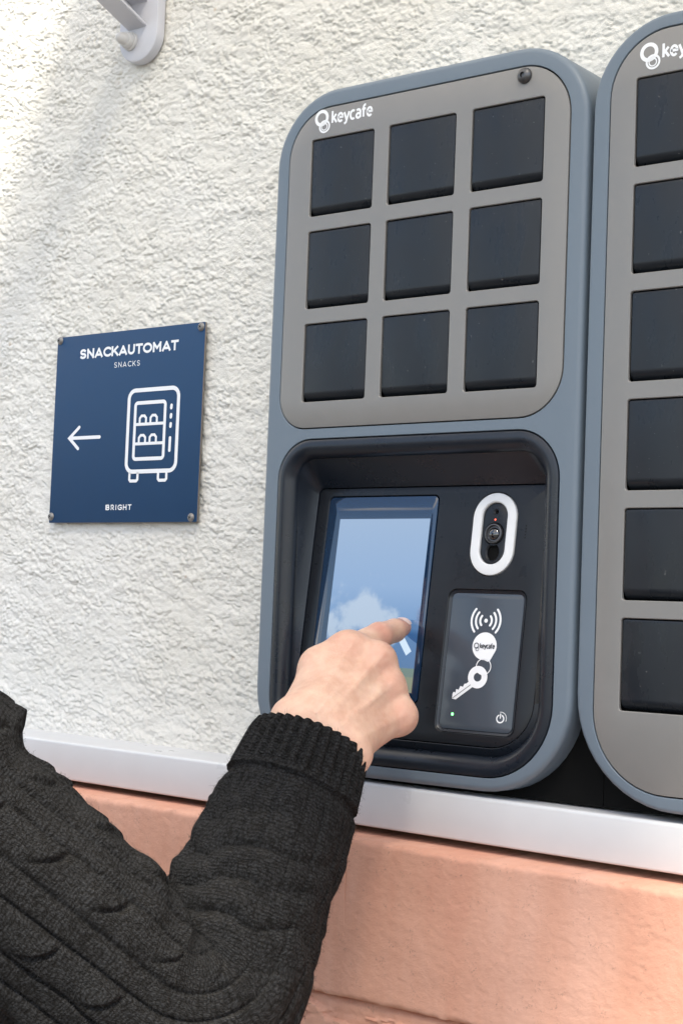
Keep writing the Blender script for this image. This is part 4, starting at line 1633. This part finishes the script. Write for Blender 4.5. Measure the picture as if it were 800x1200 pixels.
# sweater -------------------------------------------------------------
def tube(path_pts, Rc, radii, nu, step, up_hint, detail):
    """swept sleeve with a rounded elbow whose inner side folds into a crease.
    path_pts: three points; radii(v) -> (ra, rb); detail(theta, v, lengths) -> outward displacement"""
    A, Bp, C = [np.array(p, float) for p in path_pts]
    d1, d2 = (Bp - A) / np.linalg.norm(Bp - A), (C - Bp) / np.linalg.norm(C - Bp)
    cosd = d1 @ d2
    delta = math.acos(np.clip(cosd, -1, 1))
    tl = Rc * math.tan(delta / 2)
    L1, L2 = np.linalg.norm(Bp - A) - tl, np.linalg.norm(C - Bp) - tl
    arcL = Rc * delta
    inw = d2 - d1 * cosd
    inw /= np.linalg.norm(inw)
    nrm = np.cross(d1, inw)
    Oc = Bp - d1 * tl + inw * Rc
    # outer side of the bend needs the samples: length there is longer than on the axis
    stot = np.concatenate([np.linspace(0, L1, max(3, int(L1 / step)), endpoint=False), L1 + np.linspace(0, arcL, max(6, int(2.4 * arcL / step)), endpoint=False),
                           L1 + arcL + np.linspace(0, L2, max(3, int(L2 / step)))])
    th = np.linspace(0, 2 * np.pi, nu, endpoint=False)
    rows_ = []
    ctrs, frs = [], []
    for s in stot:
        if s < L1:
            c, t, iw = A + d1 * s, d1, inw
            hm = Rc + (L1 - s) / math.tan(delta / 2)
        elif s < L1 + arcL:
            a = (s - L1) / Rc
            t = d1 * math.cos(a) + inw * math.sin(a)
            iw = inw * math.cos(a) - d1 * math.sin(a)
            c = Oc - iw * Rc
            hm = Rc
        else:
            q_ = s - L1 - arcL
            t = d2
            iw = inw * math.cos(delta) - d1 * math.sin(delta)
            c = Oc - iw * Rc + d2 * q_
            hm = Rc + q_ / math.tan(delta / 2)
        ctrs.append((c, iw, nrm, hm * .985))
    Sg, Tg = np.meshgrid(stot, th, indexing='ij')
    ra, rb = radii(Sg)
    dsp = detail(Tg, Sg, L1, arcL, L2)
    hx = (ra + dsp) * np.cos(Tg)
    hy = (rb + dsp) * np.sin(Tg)
    hmx = np.array([c[3] for c in ctrs])[:, None]
    hx = np.where(hx > hmx * 0.9, hmx * 0.9 + (hmx * 0.1) * np.tanh((hx - hmx * .9) / (hmx * .1 + 1e-6)), hx)
    Cc = np.array([c[0] for c in ctrs])[:, None, :]
    I = np.array([c[1] for c in ctrs])[:, None, :]
    Nn = np.array([c[2] for c in ctrs])[:, None, :]
    P = Cc + I * hx[..., None] + Nn * hy[..., None]
    return P, stot, (L1, arcL, L2)


def cable(theta, s, ncol, phase, pitch=0.052, swirl=0.0):
    """cable strips and plain strips between sunken lines, outward mm"""
    p = (theta / (2 * np.pi) * ncol + phase + swirl) % 1.0
    ci = np.floor(theta / (2 * np.pi) * ncol + phase + swirl)
    wide = 0.60
    line = np.exp(-((p - 0.0) / .035) ** 2) + np.exp(-((p - 1.0) / .035) ** 2) + np.exp(-((p - wide) / .035) ** 2)
    c = (p / wide) * 2 - 1
    inside = p < wide
    # overlapping strands: each repeat swells, then dives under the next along a hooked edge
    cc = c + 0.25
    ph = (s / pitch + ci * 0.37 + 0.20 * cc + 0.16 * cc ** 2) % 1.0
    wgt = 1 / (1 + np.exp((c - 0.42) * 7))
    wgt2 = 1 / (1 + np.exp(-(c + 0.30) * 6))
    ph2 = (s / pitch + ci * 0.37 + 0.5 - 0.20 * cc) % 1.0
    dome = np.clip(1 - c ** 2, 0, 1) ** 0.42
    saw = ph ** 1.5 * np.clip((1 - ph) / .07, 0, 1)
    dip = np.exp(-((ph - 0.0) / .055) ** 2) + np.exp(-((ph - 1.0) / .03) ** 2)
    hgt = dome * (2.7 + wgt * (3.9 * saw - 2.2 * dip) + wgt2 * 1.4 * np.sin(2 * np.pi * ph2))
    plain = 0.9 * np.sqrt(np.clip(1 - ((p - wide) / (1 - wide) * 2 - 1) ** 2, 0, 1))
    return np.where(inside, hgt, plain) - 2.7 * np.clip(line, 0, 1)


def sleeve_detail(th, s, L1, aL, L2):
    tot = L1 + aL + L2
    e = s - (L1 + aL * .5)                      # signed distance from the elbow
    cuffL = 0.042
    c0 = tot - cuffL
    body = (s < c0)
    d = cable(th, s, 9, 0.30)
    # folds piled up round the inner elbow, strongest on the bend side, running round the forearm
    side = 0.5 + 0.5 * np.cos(th - 0.5)
    wob = 0.010 * np.sin(2 * th + 1.0) + .004 * np.sin(5 * th)
    fq = (e + wob) + 0.0065 * fbm(th * 1.1 + 3, s * 28, 3, 71) + .003 * fbm(th * 3, s * 60, 2, 77)
    fo = np.sin(2 * np.pi * fq / 0.027 + 1.2 * np.sin(th))
    fold = (1.0 - 2.0 * np.abs(np.sin(np.pi * fq / 0.027 + .6 * np.sin(th))) ** 0.8) * -1.0 * np.exp(-((e - 0.070) / .060) ** 2) * (0.18 + .82 * side ** 1.3) * 3.7 * (0.75 + .6 * fbm(th * 1.3, s * 20, 2, 83))
    fo2 = np.sin(2 * np.pi * (e + wob * 1.3) / 0.041 + .6) * np.exp(-((e + .055) / .05) ** 2) * side ** 2 * 2.6
    soft = np.exp(-((e - .05) / .07) ** 2) * (0.4 + .6 * side)
    fore = np.clip((e - .005) / .03, 0, 1)
    d = d * (1 - .55 * soft) * (1 - .45 * fore) + fold + fo2
    bulge = 21.0 * np.clip((0.108 - s) / .016, 0, 1) ** 1.5 * np.exp(-((((th + .15 + np.pi) % (2 * np.pi)) - np.pi) / .75) ** 2)
    d = d + bulge + 0.8 * fbm(th * 2.5, s * 45, 3, 91)
    big = 2.6 * np.sin(3 * th + s * 22) * np.exp(-(e / .2) ** 2) + 1.8 * np.sin(2 * th - s * 37 + 1)
    d = d + big
    # ribbed cuff, thicker than the sleeve, with a rolled lower edge
    rib = 1.75 * np.cos(th * 32)
    rib = np.where(rib > 0, rib ** 0.6 * 1.0, -np.abs(rib) ** 1.1 * 1.5)
    q_ = (s - c0) / cuffL
    roll = 1.5 * np.exp(-(q_ / .07) ** 2) + 1.6 * np.exp(-((q_ - 1) / .10) ** 2) * -1.0
    cf = rib * np.clip(q_ * 6, 0, 1) + 1.0 + roll + .5 * np.sin(5 * th + 2)
    k = np.clip((s - c0 + .0004) / .0016, 0, 1)
    under = -1.7 * np.exp(-((s - c0 + .003) / .004) ** 2)
    d = np.where(body, d * np.clip((c0 - s) / .012, 0, 1) + under, cf)
    return d / 1000


def sleeve_radii(s):
    # upper arm -> elbow -> forearm -> cuff
    xs_ = [0, .10, .20, .27, .33, .40, .46, .49, .52, .56]
    r_ = [.083, .0775, .071, .067, .0635, .0585, .0515, .0475, .0435, .0425]
    rr_ = np.interp(s, xs_, r_)
    return rr_ * 1.0, rr_ * 0.985


NU = 480
P, st, Ls = tube((Ssh, Eel, Cuf + np.array((.0022, .0017, .0))), 0.042, sleeve_radii, NU, 0.00105, None, sleeve_detail)
print('sleeve lengths', Ls, P.shape)
# close the cuff inward so that the opening has thickness
ctr = P[-1].mean(0)
extra = []
axc = (P[-1] - P[-8]).mean(0)
axc /= np.linalg.norm(axc)
for f_, dz in ((.985, .0012), (.95, .0016), (.90, .0008), (.86, -.004), (.84, -.015), (.83, -.03)):
    extra.append(ctr + (P[-1] - ctr) * f_ + axc * dz)
Pall = np.concatenate([P, np.array(extra)])
nvv = Pall.shape[0]
stitch_u = np.linspace(0, 136, NU + 1)[None, :].repeat(nvv, 0)
sl_ = np.concatenate([st, st[-1] + .002 * np.arange(1, 7)])
stitch_v = (sl_ / 0.0027)[:, None].repeat(NU + 1, 1)
SV = [Pall.reshape(-1, 3)]
me_sleeve = grid_mesh('sleeve', Pall.reshape(-1, 3), NU, nvv, uv=(stitch_u, stitch_v), wrap=True)


def simple_tube(ctrs, rads, nu=96, sub=90):
    ctrs = np.array(ctrs, float)
    rads = np.array(rads, float)
    t0 = np.linspace(0, 1, len(ctrs))
    t1 = np.linspace(0, 1, sub)

    def sm(a):
        # smoothed interpolation
        v = np.interp(t1, t0, a)
        k_ = np.ones(9) / 9
        vp = np.concatenate([np.full(4, v[0]), v, np.full(4, v[-1])])
        return np.convolve(vp, k_, 'valid')
    Cc = np.stack([sm(ctrs[:, i]) for i in range(3)], 1)
    ra, rb = sm(rads[:, 0]), sm(rads[:, 1])
    T = np.gradient(Cc, axis=0)
    T /= np.linalg.norm(T, axis=1)[:, None]
    th = np.linspace(0, 2 * np.pi, nu, endpoint=False)
    P_ = []
    for i in range(sub):
        u_ = np.array((0.97, 0.24, 0.0))
        u_ = u_ - T[i] * (u_ @ T[i])
        u_ /= np.linalg.norm(u_)
        v_ = np.cross(T[i], u_)
        seg = np.linalg.norm(Cc[max(0, i)] - Cc[0])
        dd = cable(th, np.full(nu, seg), max(6, int(ra[i] * 2 * np.pi / .045)), 0.1) / 1000 * .8
        P_.append(Cc[i] + u_ * ((ra[i] + dd) * np.cos(th))[:, None] + v_ * ((rb[i] + dd) * np.sin(th))[:, None])
    P_ = np.array(P_)
    L_ = np.concatenate([[0], np.cumsum(np.linalg.norm(np.diff(Cc, axis=0), axis=1))])
    uv_ = (np.linspace(0, round(2 * np.pi * ra.max() / .0025), nu + 1)[None].repeat(sub, 0), (L_ / .0026)[:, None].repeat(nu + 1, 1))
    return P_, uv_


# trunk, right shoulder and left sleeve of the sweater: the body's own volumes, one garment thickness larger
EX = 0.016
SW = [(a_, b_, ra_ + EX, rb_ + EX, k_) for a_, b_, ra_, rb_, k_ in TRUNK]
SW += [(tuple(nk - [0, 0, .09]), tuple(nk + [.002, .002, .005]), .088, .070, .04)]
SW += [((-.29, -.575, .895), (-.13, -.505, .895), .116, .116, .05), ((-.29, -.578, 1.15), (-.13, -.50, 1.15), .100, .100, .06)]
SW += [((-.12, -.49, 1.405), tuple(Ssh), .074, .080, .04), (tuple(Ssh), tuple(Ssh * .80 + Eel * .20), .080, .074, .03)]
SW += [((-.365, -.62, 1.39), (-.415, -.65, 1.13), .068, .058, .03), ((-.415, -.65, 1.13), tuple(base + dn * -.03), .058, .044, .02)]
tV, tQ = sdf_mesh(SW, .006, .05)
tV = relax(tV, tQ, 3, .5)
me_trunk = mesh_np('trunk', tV, tQ)
tl = me_trunk.uv_layers.new(name='UVMap')
li = np.zeros(len(me_trunk.loops), np.int32)
me_trunk.loops.foreach_get('vertex_index', li)
co_ = np.zeros(len(me_trunk.vertices) * 3, np.float32)
me_trunk.vertices.foreach_get('co', co_)
co_ = co_.reshape(-1, 3)[li]
tl.data.foreach_set('uv', np.stack([co_[:, 0] / .0033 * .95 + co_[:, 1] / .0033 * .3, co_[:, 2] / .0029], 1).astype(np.float32).ravel())
bmS = bmesh.new()
for m_ in (me_sleeve, me_trunk):
    bmS.from_mesh(m_)
me = bpy.data.meshes.new('sweater')
bmS.to_mesh(me)
bmS.free()
me.polygons.foreach_set('use_smooth', np.ones(len(me.polygons), dtype=bool))
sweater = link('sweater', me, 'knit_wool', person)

rs = np.random.RandomState(5)
nP, nT = P.shape[0], P.shape[1]
dPs = np.roll(P, -1, 1) - np.roll(P, 1, 1)
dPv = np.gradient(P, axis=0)
PN = np.cross(dPs, dPv)
PN /= np.linalg.norm(PN, axis=2)[..., None] + 1e-12
if ((P - P.mean(1, keepdims=True)) * PN).sum() < 0:
    PN = -PN
fv, ff = [], []
for k_ in range(24000):
    i, j = rs.randint(60, nP), rs.randint(0, nT)
    p0, n0 = P[i, j], PN[i, j]
    tv = rs.randn(3)
    tv = tv - n0 * (tv @ n0)
    tv /= np.linalg.norm(tv)
    ln = 0.0012 + 0.0030 * rs.rand() ** 2
    sd_ = np.cross(n0, tv)
    wd_ = 0.00008
    q0 = p0 - n0 * .0002
    q1 = p0 + n0 * ln * .55 + tv * ln * .4
    q2 = p0 + n0 * ln * (.3 + .5 * rs.rand()) + tv * ln * (1.0 + .4 * rs.rand()) + sd_ * ln * .5 * rs.randn()
    b0 = len(fv)
    fv += [q0 - sd_ * wd_, q0 + sd_ * wd_, q1 + sd_ * wd_, q1 - sd_ * wd_, q2 + sd_ * wd_ * .6, q2 - sd_ * wd_ * .6]
    ff += [(b0, b0 + 1, b0 + 2, b0 + 3), (b0 + 3, b0 + 2, b0 + 4, b0 + 5)]
fz_o = link('wool_fuzz', mesh_np('fuzz', np.array(fv), np.array(ff)), 'wool_fibre', sweater)
tag(fz_o, kind='stuff')

# trousers and shoes, hair and eyes
bmT = bmesh.new()
for cs, rs in (([(-.292, -.575, .95), (-.296, -.575, .86), (-.312, -.568, .70), (-.32, -.563, .50), (-.325, -.575, .28), (-.325, -.583, .055)], [(.098, .115), (.104, .112), (.088, .092), (.068, .072), (.062, .066), (.066, .072)]),
               ([(-.132, -.505, .95), (-.130, -.505, .86), (-.124, -.495, .70), (-.12, -.485, .50), (-.118, -.495, .28), (-.115, -.503, .055)], [(.098, .115), (.104, .112), (.088, .092), (.068, .072), (.062, .066), (.066, .072)])):
    p_, uv_ = simple_tube(cs, rs, 64, 60)
    m_ = grid_mesh('leg', p_.reshape(-1, 3), 64, 60, wrap=True)
    bmT.from_mesh(m_)
from_bm('trousers', bmT, 'trousers_cloth', person, 180)
for c0, c1 in (((-.325, -.585), (-.285, -.415)), ((-.115, -.505), (-.075, -.335))):
    a_ = np.array((*c0, .045))
    b_ = np.array((*c1, .034))
    sv, sq = sdf_mesh([(tuple(a_ + [0, 0, .03]), tuple(a_), .042, .043, .02), (tuple(a_), tuple(b_), .043, .036, .02), (tuple(a_ * .5 + b_ * .5), tuple(b_), .042, .040, .02)], .006)
    sv[:, 2] = np.maximum(sv[:, 2], 0.001)
    link('shoe', mesh_np('shoe', sv, sq), 'shoe_leather', person)
hv, hq = sdf_mesh([(HP(0, -.022, .045), HP(0, .012, .052), .087, .080, .02), (HP(0, -.045, -.03), HP(0, -.03, .03), .070, .080, .03), (HP(0, .03, .085), HP(0, .058, .078), .050, .034, .02)], .005)
link('hair', mesh_np('hair', hv, hq), 'hair_brown', person)
for s_ in (-1, 1):
    bm = bmesh.new()
    bmesh.ops.create_uvsphere(bm, u_segments=20, v_segments=14, radius=.0125)
    e_ = from_bm('eye', bm, 'eye_white', person)
    e_.matrix_world = Matrix.Translation(HP(s_ * .032, .0835, .004))
    bm = bmesh.new()
    bmesh.ops.create_uvsphere(bm, u_segments=16, v_segments=10, radius=.006)
    i_ = from_bm('iris', bm, 'eye_iris', e_)
    i_.matrix_world = Matrix.Translation(HP(s_ * .032, .0915, .003))
